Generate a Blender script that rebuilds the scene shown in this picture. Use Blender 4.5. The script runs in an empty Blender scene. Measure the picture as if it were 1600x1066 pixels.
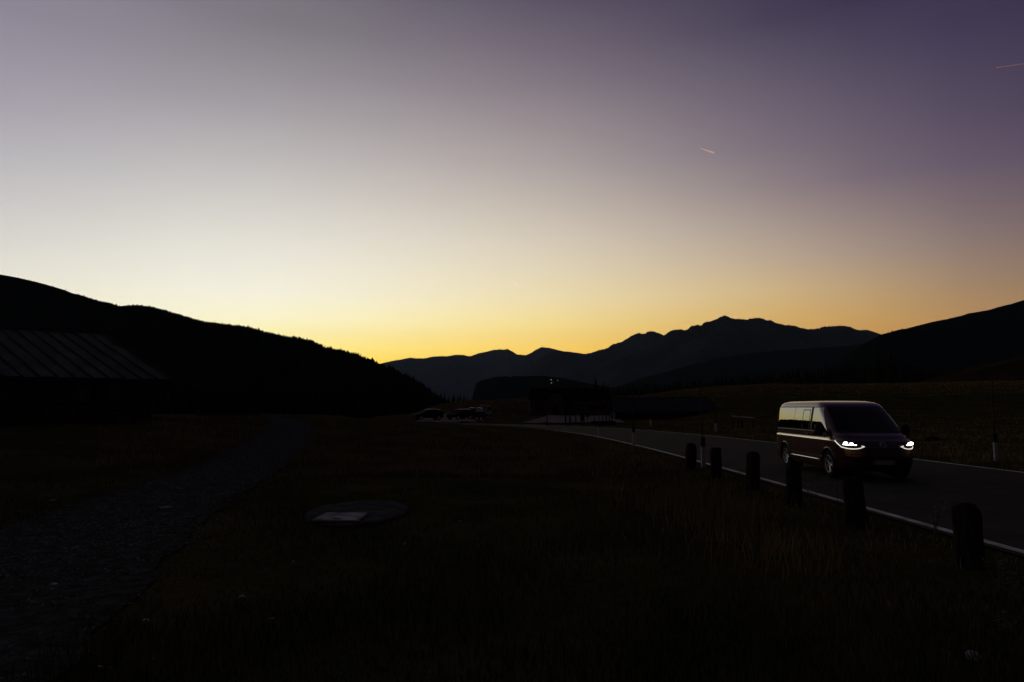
import bpy, math, random
import numpy as np
from mathutils import Vector, Matrix, noise as mnoise

random.seed(7)
R = math.radians
sc = bpy.context.scene
COL = sc.collection

# ------------------------------------------------------------------ camera
F = 1067.0            # focal length in photograph pixels (24 mm on 36 mm)
PITCH = R(5.52)
EYE = 1.8
cam_d = bpy.data.cameras.new('camera')
cam = bpy.data.objects.new('camera', cam_d)
COL.objects.link(cam)
cam_d.lens = 24.0
cam_d.sensor_width = 36.0
cam_d.clip_start = 0.05
cam_d.clip_end = 120000
cam.location = (0, 0, EYE)
cam.rotation_euler = (R(90) + PITCH, 0, 0)
sc.camera = cam

sc.view_settings.view_transform = 'Standard'
sc.view_settings.look = 'None'
sc.view_settings.exposure = 0.0
sc.view_settings.gamma = 1.0
sc.view_settings.use_curve_mapping = False
try:
    sc.cycles.use_denoising = True
    sc.cycles.denoiser = 'OPENIMAGEDENOISE'
    sc.cycles.max_bounces = 6
    sc.cycles.volume_bounces = 0
    sc.cycles.volume_step_rate = 10
except Exception:
    pass

CT, ST = math.cos(PITCH), math.sin(PITCH)
def at(px, py, Y):
    """world point at forward distance Y that the photograph shows at px, py"""
    a = (px - 800) / F; b = (533 - py) / F
    dy = CT - b * ST; dz = ST + b * CT
    k = Y / dy
    return (a * k, Y, EYE + dz * k)

# ------------------------------------------------------------------ sky (after sunset, sun below the horizon ahead left)
def lin(c):
    return [((v/255+.055)/1.055)**2.4 if v/255 > .04045 else v/255/12.92 for v in c]
SX = [0, 400, 800, 1200, 1600]
SY = [0, 30, 150, 270, 390, 460, 510, 560, 600, 640]
SK = [  # colour of the dusk sky, rows from high to the horizon
 [(138,132,147),(120,115,124),(95,87,103),(64,56,78),(57,50,76)],
 [(142,136,150),(125,120,128),(102,92,108),(70,62,84),(61,53,79)],
 [(163,157,168),(158,152,158),(138,128,136),(104,94,110),(75,65,88)],
 [(190,188,190),(196,191,189),(178,168,165),(131,118,126),(97,83,101)],
 [(219,215,206),(231,227,215),(220,209,190),(180,162,147),(132,111,105)],
 [(234,230,212),(244,239,219),(236,222,183),(205,177,129),(153,123,94)],
 [(242,235,196),(251,243,196),(245,221,145),(211,168,92),(172,127,74)],
 [(248,226,116),(255,230,96),(251,204,74),(213,154,62),(170,118,56)],
 [(238,200,80),(246,205,62),(235,180,62),(190,135,58),(145,102,54)],
 [(200,150,50),(215,160,45),(205,145,48),(160,108,48),(120,80,48)]]
LG = np.array([[lin(c) for c in row] for row in SK])
def sky_px(px, py):
    px = min(max(px, 0), 1600); py = min(max(py, 0), 640)
    i = max(0, min(len(SX)-2, int(px // 400))); tx = (px - SX[i]) / 400
    j = 0
    while j < len(SY)-2 and py > SY[j+1]: j += 1
    ty = (py - SY[j]) / (SY[j+1] - SY[j])
    # Catmull-Rom across, linear down
    def row(r):
        p0 = LG[r, max(i-1,0)]; p1 = LG[r,i]; p2 = LG[r,i+1]; p3 = LG[r, min(i+2,4)]
        return .5*((2*p1)+(-p0+p2)*tx+(2*p0-5*p1+4*p2-p3)*tx**2+(-p0+3*p1-3*p2+p3)*tx**3)
    return np.clip(row(j)*(1-ty)+row(j+1)*ty, 0, 2)
HAZE = 1.8e-5
def sky_dir(az, el):
    d_ = min(19000/max(.2, math.cos(R(min(abs(az), 60)))), 2000/max(.02, math.sin(R(max(el, .01)))))
    return sky_raw(az, el)*math.exp(HAZE*d_)
def sky_raw(az, el):
    """linear colour at azimuth az (deg, 0 ahead, + right) and elevation el"""
    m = az
    if az < -40: m = -54 - az            # the glow is even about its own azimuth
    back = 0.0
    if m > 38: back = min(1, (m - 38) / 100); m = 38
    if m < -38: m = -38
    e = max(el, 0)
    ec = min(e, 32)
    d = (math.sin(R(m))*math.cos(R(ec)), math.cos(R(m))*math.cos(R(ec)), math.sin(R(ec)))
    fz = d[1]*CT + d[2]*ST; fu = -d[1]*ST + d[2]*CT
    c = sky_px(800 + F*d[0]/fz, 533 - F*fu/fz)
    zen = np.array(lin((27, 28, 42)))
    if e > 32:
        t = min(1, (e-32)/50); t = t*t*(3-2*t)
        c = c*(1-t) + zen*t
    night = np.array(lin((22, 22, 31)))*(1-e/90) + np.array(lin((22, 23, 35)))*(e/90)
    b = back**.6
    return c*(1-b) + night*b
AZ = [-180,-150,-120,-92,-76,-64,-54,-46,-38,-32,-26,-20,-14,-8,-2,4,10,16,22,28,34,40,56,80,110,140,180]
EL = [0,1,2,3.5,5,7,9,11.5,14,17,20,23,26,29,32,36,42,50,60,75,90]
world = bpy.data.worlds.new('World'); sc.world = world
world.use_nodes = True
wt = world.node_tree; wn = wt.nodes; wl = wt.links
wn.clear()
tc = wn.new('ShaderNodeTexCoord')
sep = wn.new('ShaderNodeSeparateXYZ'); wl.new(tc.outputs['Generated'], sep.inputs[0])
def wm(op, a, b=None):
    n = wn.new('ShaderNodeMath'); n.operation = op
    for k, v in ((0, a), (1, b)):
        if v is None: continue
        if isinstance(v, (int, float)): n.inputs[k].default_value = v
        else: wl.new(v, n.inputs[k])
    return n.outputs[0]
az_s = wm('ARCTAN2', sep.outputs['X'], sep.outputs['Y'])
el_s = wm('MULTIPLY', wm('ARCSINE', wm('MAXIMUM', sep.outputs['Z'], 0.0)), 2/math.pi)
prev = None
for k, az in enumerate(AZ):
    rp = wn.new('ShaderNodeValToRGB'); wl.new(el_s, rp.inputs[0])
    cr = rp.color_ramp; cr.interpolation = 'LINEAR'
    while len(cr.elements) < len(EL): cr.elements.new(1.0)
    for q, e in enumerate(EL):
        cr.elements[q].position = e/90
    for q, e in enumerate(EL):
        c = sky_dir(az, e); cr.elements[q].color = (*c, 1)
    if prev is None:
        prev = rp.outputs[0]; continue
    mr = wn.new('ShaderNodeMapRange'); wl.new(az_s, mr.inputs['Value'])
    mr.inputs['From Min'].default_value = R(AZ[k-1]); mr.inputs['From Max'].default_value = R(az)
    mx = wn.new('ShaderNodeMixRGB'); wl.new(mr.outputs[0], mx.inputs[0])
    wl.new(prev, mx.inputs[1]); wl.new(rp.outputs[0], mx.inputs[2])
    prev = mx.outputs[0]
bg = wn.new('ShaderNodeBackground'); wl.new(prev, bg.inputs[0]); bg.inputs[1].default_value = 1.0
wo = wn.new('ShaderNodeOutputWorld'); wl.new(bg.outputs[0], wo.inputs[0])
try:
    world.cycles.sampling_method = 'MANUAL'; world.cycles.sample_map_resolution = 512
except Exception: pass

# ------------------------------------------------------------------ materials
def mat(name, c1, c2=None, rough=.9, scale=4.0, spec=.2, bump=0.0, metal=0.0, bscale=None, coat=0.0, ior=None, c3=None, stretch=None):
    m = bpy.data.materials.new(name); m.use_nodes = True
    t = m.node_tree; n = t.nodes; b = n['Principled BSDF']
    b.inputs['Roughness'].default_value = rough
    b.inputs['Specular IOR Level'].default_value = spec
    b.inputs['Metallic'].default_value = metal
    if coat: b.inputs['Coat Weight'].default_value = coat; b.inputs['Coat Roughness'].default_value = .04
    if ior: b.inputs['IOR'].default_value = ior
    b.inputs['Base Color'].default_value = (*c1, 1)
    co = n.new('ShaderNodeTexCoord'); src = co.outputs['Object']
    if stretch:
        mp = n.new('ShaderNodeMapping'); mp.inputs['Scale'].default_value = stretch
        t.links.new(src, mp.inputs[0]); src = mp.outputs[0]
    if c2 is not None:
        nz = n.new('ShaderNodeTexNoise'); nz.inputs['Scale'].default_value = scale; nz.inputs['Detail'].default_value = 6
        nz.inputs['Roughness'].default_value = .6
        t.links.new(src, nz.inputs['Vector'])
        rp = n.new('ShaderNodeValToRGB'); t.links.new(nz.outputs['Fac'], rp.inputs[0])
        cr = rp.color_ramp
        cr.elements[0].position = .36; cr.elements[1].position = .64
        cr.elements[0].color = (*c1, 1); cr.elements[1].color = (*c2, 1)
        if c3 is not None:
            e = cr.elements.new(.5); e.color = (*c3, 1)
        t.links.new(rp.outputs[0], b.inputs['Base Color'])
    if bump:
        nb = n.new('ShaderNodeTexNoise'); nb.inputs['Scale'].default_value = bscale or scale*3; nb.inputs['Detail'].default_value = 5
        t.links.new(src, nb.inputs['Vector'])
        bp = n.new('ShaderNodeBump'); bp.inputs['Strength'].default_value = min(1, bump); bp.inputs['Distance'].default_value = .03
        t.links.new(nb.outputs['Fac'], bp.inputs['Height']); t.links.new(bp.outputs[0], b.inputs['Normal'])
    return m
def emis(name, col, s):
    m = bpy.data.materials.new(name); m.use_nodes = True
    b = m.node_tree.nodes['Principled BSDF']
    b.inputs['Base Color'].default_value = (*col, 1)
    b.inputs['Emission Color'].default_value = (*col, 1); b.inputs['Emission Strength'].default_value = s
    return m
K = {}
K['grass_ground'] = mat('grass_ground', (.022,.026,.008), (.060,.050,.018), 1, .35, .0, .8, bscale=9, c3=(.034,.034,.011))
K['grass_blade'] = mat('grass_blade', (.020,.027,.006), (.065,.058,.018), .9, .5, .05, c3=(.036,.038,.010))
K['dry_grass'] = mat('dry_grass', (.085,.068,.028), (.20,.155,.066), .9, .5, .05)
K['weed'] = mat('weed_leaf', (.04,.045,.012), (.10,.09,.03), .8, 6, .1)
K['gravel'] = mat('gravel', (.018,.021,.020), (.050,.055,.052), 1, 6, .0, .8, bscale=30, c3=(.032,.036,.034))
K['pebble'] = mat('pebble', (.07,.075,.075), (.20,.21,.205), 1, 3, .0)
K['stone'] = mat('pale_stone', (.16,.16,.17), (.34,.34,.35), .95, 5, .05, .6)
K['asphalt'] = mat('asphalt', (.028,.029,.026), (.042,.042,.038), 1, .9, .04, .5, bscale=60)
K['paint'] = mat('road_paint', (.22,.23,.21), (.58,.59,.55), .85, 2.2, .1)
K['lot'] = mat('lot_surface', (.10,.10,.092), (.16,.155,.145), 1, .5, .0, .4, bscale=20)
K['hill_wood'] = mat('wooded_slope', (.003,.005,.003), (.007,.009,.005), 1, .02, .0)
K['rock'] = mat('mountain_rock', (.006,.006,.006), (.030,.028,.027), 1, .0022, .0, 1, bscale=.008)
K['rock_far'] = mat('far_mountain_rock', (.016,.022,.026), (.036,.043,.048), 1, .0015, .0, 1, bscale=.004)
K['valley'] = mat('valley_meadow', (.015,.018,.009), (.03,.028,.013), 1, .004, .0)
K['meadow'] = mat('dry_meadow', (.022,.018,.008), (.046,.030,.014), 1, .05, .0, .6, bscale=2, stretch=(1, 3, 1))
K['needle'] = mat('spruce_needles', (.005,.008,.004), (.013,.018,.008), .95, 1.2, .02)
K['larch'] = mat('larch_needles', (.022,.018,.006), (.04,.03,.010), .95, 1.2, .02)
K['bark'] = mat('bark', (.03,.022,.016), (.06,.045,.03), 1, 6, .0)
K['old_wood'] = mat('old_wood', (.016,.014,.012), (.045,.038,.032), .95, 7, .05, .9, bscale=22, stretch=(3,3,.4))
K['post'] = mat('post_wood', (.008,.008,.007), (.026,.024,.021), .95, 9, .03, .9, bscale=26, stretch=(3,3,.5))
K['metal_roof'] = mat('weathered_sheet_roof', (.018,.019,.017), (.060,.059,.052), .85, 1.3, .12, .4, bscale=5, stretch=(1,.3,1), c3=(.032,.032,.029))
K['seam'] = mat('roof_batten', (.018,.017,.018), (.03,.028,.028), .9, 5, .1)
K['mortar'] = mat('mortar', (.05,.052,.05), (.10,.10,.096), 1, 5, .0)
K['barn_stone'] = mat('barn_stone', (.022,.026,.026), (.065,.068,.064), 1, 2.2, .0, .8, bscale=16)
K['dark'] = mat('dark_void', (.004,.004,.004), None, 1, 1, .0)
K['slab'] = mat('concrete_slab', (.028,.030,.030), (.066,.068,.066), .95, 3, .0, .7, bscale=40)
K['lid'] = mat('slab_lid', (.13,.135,.14), (.32,.325,.34), .95, 3.5, .0, .6, bscale=25)
K['blue_roof'] = mat('slate_blue_roof', (.016,.020,.022), (.028,.033,.036), .9, 1, .1)
K['render_wall'] = mat('house_wall', (.045,.038,.036), (.085,.07,.066), 1, 1.5, .0)
K['dark_wood'] = mat('dark_timber', (.010,.009,.008), (.025,.02,.018), .95, 3, .05)
K['house_roof'] = mat('house_roof', (.006,.006,.007), (.014,.014,.015), 1, 2, .0)
K['pane'] = mat('pane_glass', (.008,.008,.01), None, .1, 1, .5)
K['pole_orange'] = mat('snow_pole_orange', (.075,.035,.010), (.10,.05,.015), .9, 8, .05)
K['pole_black'] = mat('snow_pole_black', (.006,.006,.006), None, .7, 1, .2)
K['white_plastic'] = mat('white_plastic', (.26,.27,.31), (.38,.39,.44), .6, 9, .3)
K['reflector'] = mat('reflector', (.03,.012,.010), None, .3, 1, .4)
K['white_board'] = mat('white_board', (.42,.42,.42), (.6,.6,.58), .7, 6, .2)
# van
K['red'] = mat('dark_red_paint', (.034,.0008,.0012), None, .6, 1, .08, coat=1.0)
K['red'].node_tree.nodes['Principled BSDF'].inputs['Coat IOR'].default_value = 1.5
K['silver'] = mat('silver_trim', (.62,.55,.47), None, .22, 1, .5, metal=.85)
K['glass'] = mat('tinted_glass', (.004,.004,.005), None, .015, 1, .5, ior=2.6)
K['screen'] = mat('windscreen_glass', (.003,.005,.005), None, .02, 1, .5, ior=1.33)
K['gasket'] = mat('black_rubber', (.006,.006,.006), None, .6, 1, .3)
K['black_plastic'] = mat('black_plastic', (.010,.010,.011), None, .55, 1, .3)
K['chrome'] = mat('chrome', (.75,.75,.75), None, .12, 1, .5, metal=1)
K['alloy'] = mat('alloy', (.42,.45,.48), None, .35, 1, .5, metal=.9)
K['tyre'] = mat('tyre_rubber', (.010,.010,.010), None, .9, 1, .1)
K['housing'] = mat('lamp_housing', (.05,.05,.055), None, .15, 1, .5, metal=.6)
K['led'] = emis('headlamp_led', (1, 1, 1), 5)
K['drl'] = emis('running_light', (1, .93, .82), .8)
K['tail'] = mat('tail_lamp', (.25,.01,.01), None, .2, 1, .5)
K['amber'] = mat('amber_lens', (.6,.18,.02), None, .15, 1, .5)
K['plate'] = mat('plate_white', (.16,.17,.2), None, .5, 1, .3)
K['plate_blue'] = mat('plate_blue', (.01,.03,.2), None, .5, 1, .3)
K['car_dark'] = mat('dark_car_paint', (.005,.005,.006), None, .8, 1, .03)
K['car_grey'] = mat('grey_car_paint', (.012,.013,.015), None, .8, 1, .03)
K['car_pale'] = mat('pale_car_paint', (.09,.09,.085), None, .7, 1, .1)
K['hut_lamp'] = emis('lit_lamp', (1, .9, .65), 1.4)
K['satin'] = mat('satin_glint', (.8,.8,.8), None, .42, 1, .5, metal=1)
K['car_glass'] = mat('car_glass', (.003,.003,.004), None, .1, 1, .3, ior=1.3)
K['contrail'] = emis('sunlit_vapour', (1.0, .70, .60), .42)  # sunlight on the trails is put in as their own glow
K['contrail_low'] = emis('sunlit_vapour_low', (1.0, .93, .72), .86)
K['contrail_dim'] = emis('sunlit_vapour_dim', (.60, .38, .40), .15)

# ------------------------------------------------------------------ mesh helpers
class MB:
    def __init__(s): s.v = []; s.f = []
    def add(s, vs, fs):
        o = len(s.v); s.v += [tuple(p) for p in vs]; s.f += [tuple(i+o for i in f) for f in fs]; return s
    def box(s, cx, cy, cz, sx, sy, sz, rz=0, jit=0):
        c, n = math.cos(rz), math.sin(rz); vs = []
        for dz in (-.5, .5):
            for dx, dy in ((-.5,-.5),(.5,-.5),(.5,.5),(-.5,.5)):
                x, y = dx*sx + random.uniform(-jit, jit), dy*sy + random.uniform(-jit, jit)
                vs.append((cx + x*c - y*n, cy + x*n + y*c, cz + dz*sz + random.uniform(-jit, jit)))
        return s.add(vs, [(3,2,1,0),(4,5,6,7),(0,1,5,4),(1,2,6,5),(2,3,7,6),(3,0,4,7)])
    def lathe(s, prof, n=16, axis='z', c=(0,0,0), caps=True):
        vs, fs = [], []
        for r, h in prof:
            for k in range(n):
                a = 2*math.pi*k/n
                p = (r*math.cos(a), r*math.sin(a), h)
                if axis == 'y': p = (p[0], p[2], p[1])
                vs.append((p[0]+c[0], p[1]+c[1], p[2]+c[2]))
        m = len(prof)
        for i in range(m-1):
            for k in range(n):
                q = (k+1) % n
                fs.append((i*n+k, i*n+q, (i+1)*n+q, (i+1)*n+k))
        if caps:
            fs.append(tuple(range(n))[::-1]); fs.append(tuple((m-1)*n+k for k in range(n)))
        return s.add(vs, fs)
    def tube(s, pts, r, n=6):
        P = [Vector(p) for p in pts]; vs, fs = [], []
        for i, p in enumerate(P):
            d = (P[min(i+1, len(P)-1)] - P[max(i-1, 0)]).normalized()
            u = d.cross(Vector((0,0,1)) if abs(d.z) < .9 else Vector((1,0,0))).normalized(); w = d.cross(u)
            rr = r[i] if isinstance(r, (list, tuple)) else r
            for k in range(n):
                a = 2*math.pi*k/n
                vs.append(p + u*(rr*math.cos(a)) + w*(rr*math.sin(a)))
        for i in range(len(P)-1):
            for k in range(n):
                q = (k+1) % n; fs.append((i*n+k, i*n+q, (i+1)*n+q, (i+1)*n+k))
        fs.append(tuple(range(n))[::-1]); fs.append(tuple((len(P)-1)*n+k for k in range(n)))
        return s.add(vs, fs)
    def prism(s, poly, a, b, axis='y'):
        """polygon (u, z) pushed from a to b along y (or x)"""
        n = len(poly)
        f = (lambda u, w, z: (u, w, z)) if axis == 'y' else (lambda u, w, z: (w, u, z))
        vs = [f(u, a, z) for u, z in poly] + [f(u, b, z) for u, z in poly]
        fs = [tuple(range(n)), tuple(range(n, 2*n))[::-1]] + [(i, i+n, (i+1) % n + n, (i+1) % n) for i in range(n)]
        return s.add(vs, fs)
    def build(s, name, m, parent=None, smooth=False, loc=None, rz=None):
        me = bpy.data.meshes.new(name); me.from_pydata(s.v, [], s.f); me.update()
        if smooth: me.polygons.foreach_set('use_smooth', [True]*len(me.polygons))
        me.materials.append(m)
        return link(name, me, parent, loc, rz)
def link(name, me, parent=None, loc=None, rz=None):
    o = bpy.data.objects.new(name, me); COL.objects.link(o)
    if parent is not None: o.parent = parent
    if loc is not None: o.location = loc
    if rz is not None: o.rotation_euler = (0, 0, rz)
    return o
def fast_mesh(name, V, Fc, m, parent=None, smooth=False):
    """V (n,3), Fc (m,k) numpy arrays"""
    me = bpy.data.meshes.new(name); k = Fc.shape[1]
    me.vertices.add(len(V)); me.vertices.foreach_set('co', V.astype(np.float32).ravel())
    me.loops.add(Fc.size); me.loops.foreach_set('vertex_index', Fc.astype(np.int32).ravel())
    me.polygons.add(len(Fc)); me.polygons.foreach_set('loop_start', np.arange(0, Fc.size, k, dtype=np.int32))
    me.polygons.foreach_set('loop_total', np.full(len(Fc), k, dtype=np.int32))
    me.polygons.foreach_set('use_smooth', np.full(len(Fc), smooth))
    me.update(calc_edges=True); me.materials.append(m)
    return link(name, me, parent)
def tag(o, label=None, cat=None, group=None, kind=None):
    if label: o['label'] = label
    if cat: o['category'] = cat
    if group: o['group'] = group
    if kind: o['kind'] = kind
    return o
def empty(name, loc, rz=0, label=None, cat=None, group=None):
    o = bpy.data.objects.new(name, None); COL.objects.link(o); o.location = loc; o.rotation_euler = (0, 0, rz)
    o.empty_display_size = .2
    return tag(o, label, cat, group)
def copy_tree(o, parent=None):
    c = o.copy(); COL.objects.link(c); c.parent = parent
    for ch in list(o.children): copy_tree(ch, c)
    return c

# ------------------------------------------------------------------ terrain
def smooth(t): t = min(max(t, 0.), 1.); return t*t*(3-2*t)
def interp(x, xs, ys): return float(np.interp(x, xs, ys))
UC = [-.9,-.45,-.33,-.187,-.094,0,.047,.085,.11]; ZC = [.88,.88,.78,.76,.44,.25,.15,.02,0]
def u_of(px): return (px-800)/F
PK = [300,450,560,600,640,660,690,720,760,800,826,900,960,1000,1050,1100,1150,1200,1300,1400,1600,2000]
YK = [668,662,655,650,648,641,633,628,627,625,623,622,621,620,613,608,605,603,603,602,598,590]
UK = [u_of(p) for p in PK]; ZK = [1.8+(636-y)/F*190 for y in YK]
ROAD = [(10.35,-12),(10.35,0),(10.3,10),(10.15,20),(9.7,32),(8.3,46),(5.2,58),(0.3,66),(-7,71.5),(-20,76),(-45,79),(-95,80)]
HW = [4.15,4.15,4.15,4.1,4.0,3.8,3.7,3.7,3.7,3.7,3.7,3.7]
def catmull(pts, n):
    out = []
    for i in range(len(pts)-1):
        p0 = np.array(pts[max(i-1,0)], float); p1 = np.array(pts[i], float); p2 = np.array(pts[i+1], float); p3 = np.array(pts[min(i+2,len(pts)-1)], float)
        for k in range(n):
            t = k/n
            out.append(.5*((2*p1)+(-p0+p2)*t+(2*p0-5*p1+4*p2-p3)*t*t+(-p0+3*p1-3*p2+p3)*t**3))
    out.append(np.array(pts[-1], float)); return out
RC = catmull([(x, y, w) for (x, y), w in zip(ROAD, HW)], 12)
RCa = np.array(RC)
TRACK = [(-3.0,-3),(-3.9,2),(-5.5,8),(-6.4,11.5),(-7.5,18),(-9.6,28),(-12.5,39),(-17,48),(-26,52.5),(-45,54)]
TW = [1.6,1.55,1.45,1.38,1.25,1.3,1.35,1.2,1.0,.9]
TC = np.array(catmull([(x, y, w) for (x, y), w in zip(TRACK, TW)], 26))
def road_d(x, y):
    d = np.hypot(RCa[:,0]-x, RCa[:,1]-y) - RCa[:,2]; return float(d.min())
def track_d(x, y):
    d = np.hypot(TC[:,0]-x, TC[:,1]-y) - TC[:,2]; return float(d.min())
def H(x, y):
    yy = max(y, 4.0); u = x/yy
    left = 1.15*smooth((-x-5)/13)*smooth((y-6)/24)*(1-smooth((y-58)/16)) if x < -5 else 0
    zc = interp(u, UC, ZC)
    mound = zc*smooth((y-20)/32)*(1-smooth((y-53)/12)) if y > 20 else 0
    z = max(left, mound)
    y0 = interp(u, [-.3,-.1,-.03,.02,.15,.2,.3,.75], [100,105,110,132,132,100,62,52])
    zk = interp(u, UK, ZK)
    if y > y0:
        z += zk*smooth((y-y0)/(190-y0))
    if 80 < y: # shallow dip where cars stand
        z += -.18*math.exp(-((x+7.5)/5)**2-((y-98)/14)**2)
    if y > 190: z -= 42*smooth((y-190)/170)+zk*smooth((y-200)/150)
    if u < -.25 and y > 62: z -= 3*smooth((y-62)/60)*smooth((-.25-u)/.1)
    rd = road_d(x, y) if y < 100 and abs(x) < 110 else 9
    k = smooth((rd-.2)/3.5)
    n = .09*mnoise.noise((x*.22, y*.22, 3.1)) + .05*mnoise.noise((x*.7, y*.7, 9.4)) + .02*mnoise.noise((x*2.1, y*2.1, 1))
    if y > 70: n *= 2
    if rd < 3: z = z*(.15+.85*smooth(rd/3)) if z > 0 else z
    if y < 100 and track_d(x, y) < .3: n *= .5
    edge = smooth((abs(x)-170)/80) + smooth((-y-20)/40)
    z = z + n*k - 42*min(1, edge)
    if rd < 0: z -= .035
    elif rd > .1 and rd < 3.5 and y < 60: z += (.05 if x > 8 else .04*(1-smooth((y-14)/8)))*smooth((rd-.1)/1.2)
    return z
def axis_pts(a, b, fine, grow):
    p = [a]; s = fine
    while p[-1] < b: p.append(p[-1]+s); s *= grow
    return p
ys = [-60,-48,-36,-26,-18,-12,-8,-5,-2.5,-1,0] + axis_pts(1, 70, .28, 1.022)
ys += axis_pts(ys[-1]+1.5, 420, 1.6, 1.035)
xr = axis_pts(0.25, 255, .42, 1.032); xs = [-x for x in xr[::-1]] + [0] + xr
nx, ny = len(xs), len(ys)
V = np.array([(x, y, H(x, y)) for y in ys for x in xs])
idx = np.arange(nx*ny).reshape(ny, nx)
Fq = np.stack([idx[:-1,:-1], idx[:-1,1:], idx[1:,1:], idx[1:,:-1]], -1).reshape(-1, 4)
ground = fast_mesh('ground', V, Fq, K['grass_ground'], smooth=True)
tag(ground, kind='structure', label='dark grassy field with low mounds and rough dry tufts')

def strip(name, pts, m, dz, off=None, half=None, uvn=6, drop=0, ragged=False):
    """a band along a centre line; off = distance of the band's middle from the line"""
    vs, fs = [], []; n = len(pts)
    for i in range(n):
        p = np.array(pts[i][:2]); d = np.array(pts[min(i+1,n-1)][:2]) - np.array(pts[max(i-1,0)][:2]); d = d/np.linalg.norm(d)
        nr = np.array([d[1], -d[0]])
        w = pts[i][2] if half is None else half
        o = 0 if off is None else off(pts[i][2])
        for k in range(uvn+1):
            rag = (1+.10*mnoise.noise((p[0]*.8, p[1]*.8, 5 if k > uvn/2 else 2))+.05*mnoise.noise((p[0]*2.9, p[1]*2.9, k*.1))) if ragged else 1
            q = p + nr*(o + w*(2*k/uvn-1)*rag)
            vs.append((q[0], q[1], dz(q[0], q[1])))
    for i in range(n-1):
        for k in range(uvn):
            a = i*(uvn+1)+k; fs.append((a, a+1, a+uvn+2, a+uvn+1))
    b = MB(); b.add(vs, fs)
    return b.build(name, m, smooth=True)
flat = lambda h: (lambda x, y: h)
tag(strip('road', RC, K['asphalt'], lambda x, y: .004, uvn=4), 'two lane asphalt road bending away to the left', kind='structure')
tag(strip('road_edge_marking', RC[6:100], K['paint'], lambda x, y: .009, off=lambda w: -w+.20, half=.075, uvn=1), 'white edge line on the near side of the road', kind='structure')
tag(strip('road_edge_marking', RC[6:100], K['paint'], lambda x, y: .009, off=lambda w: w-.20, half=.075, uvn=1), 'white edge line on the far side of the road', kind='structure')
tag(strip('gravel_track', TC.tolist(), K['gravel'], lambda x, y: H(x, y)+.02, uvn=10, ragged=True), 'rutted gravel track curving past the old barn', kind='structure')

def sheet(name, poly, m, dz, n=16, label=None):
    """quad sheet following the terrain"""
    a, b, c, d = [np.array(p, float) for p in poly]; vs = []
    for j in range(n+1):
        for i in range(n+1):
            s, t = i/n, j/n
            p = (a*(1-s)+b*s)*(1-t)+(d*(1-s)+c*s)*t
            vs.append((p[0], p[1], H(p[0], p[1])+dz))
    fs = [(j*(n+1)+i, j*(n+1)+i+1, (j+1)*(n+1)+i+1, (j+1)*(n+1)+i) for j in range(n) for i in range(n)]
    o = MB().add(vs, fs).build(name, m, smooth=True)
    return tag(o, label, kind='structure')
sheet('forecourt', [(1.2,76),(12.3,74),(19.6,133),(7.5,136)], K['lot'], .12, 24, 'pale paved forecourt in front of the roadside inn')
sheet('car_park', [(-11.2,79.5),(-2.6,78.5),(-9.6,130),(-16.0,130)], K['lot'], .10, 24, 'pale gravel car park below the grassy knoll')

# big valley floor to the horizon
tag(MB().add([(-17500,-2900,-46),(17500,-2900,-46),(17500,18700,-46),(-17500,18700,-46)], [(0,1,2,3)]).build('valley_floor', K['valley']), 'dark valley floor reaching to the horizon', kind='structure')

# ------------------------------------------------------------------ hills and mountains
def ridge(name, pts, depth, front, back, base, m, label, rough=0.0, nseg=260, nrow=26, power=1.35, crest_rough=0.0, seed=0, fscale=1.0):
    """real hill: crest line at its own distance, slopes in front and behind. pts = (px, py); depth = number or [(px, Y)]"""
    pxs = [p[0] for p in pts]; pys = [p[1] for p in pts]
    if not isinstance(depth, list): depth = [(pxs[0], depth), (pxs[-1], depth)]
    rows = []; crest = []
    for i in range(nseg+1):
        px = pxs[0] + (pxs[-1]-pxs[0])*i/nseg
        Y = interp(px, [d[0] for d in depth], [d[1] for d in depth])
        py = interp(px, pxs, pys)
        if crest_rough:
            py += crest_rough*(.8*mnoise.noise((px*.13, seed, 0)) + .9*mnoise.noise((px*.33, seed, 5)) + .6*abs(mnoise.noise((px*.75, seed, 9))))
        crest.append(Vector(at(px, py, Y)))
    vs = []
    for j in range(-8, nrow+1):
        for i in range(nseg+1):
            c = crest[i]
            if j >= 0:
                t = j/nrow; y = c.y - front*t; z = base + (c.z-base)*(1-t)**power
            else:
                t = -j/8; y = c.y + back*t; z = base + (c.z-base)*(1-t)**1.2
            if rough and j != 0:
                w = min(1, abs(t)*3)*min(1, (1-t)*2+.1)
                s = 1/(900*fscale)
                nz = mnoise.fractal((c.x*s, y*s*.7, seed+.5), .9, 2.1, 6)
                rdg = 1-abs(mnoise.noise((c.x*s*1.7, y*s*.6, seed+7.7)))*2
                z += rough*w*(nz*.8+rdg*.35-.45)
            zc = (y*CT+(z-EYE)*ST)      # keep every slope under the crest line as seen from the valley road
            if j != 0 and zc > 0:
                pxx = 800+F*c.x/zc
                lim = interp(pxx, pxs, pys)+.8
                zl = at(pxx, lim, y)[2]
                if pxs[0] < pxx < pxs[-1] and z > zl: z = zl
            vs.append((c.x, y, z))
    n = nseg+1; nr = nrow+9
    fs = [(j*n+i, j*n+i+1, (j+1)*n+i+1, (j+1)*n+i) for j in range(nr-1) for i in range(n-1)]
    o = MB().add(vs, fs).build(name, m, smooth=True)
    return tag(o, label, kind='structure'), crest
M1 = [(380,640),(470,600),(560,576),(600,567),(612,564),(625,562),(640,559),(652,560),(665,560),(672,558),(680,557),(692,556.5),(697,557),(703,556),(710,554.5),(722,554.5),(732,556.5),(737,556),(748,552),(758,550),(770,547),(780,546),(788,546.5),(793,545),(800,549),(808,554),(822,555),(829,552),(835,548),(845,542.5),(858,543.5),(880,549),(930,560),(1000,585),(1080,625),(1120,640)]
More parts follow.
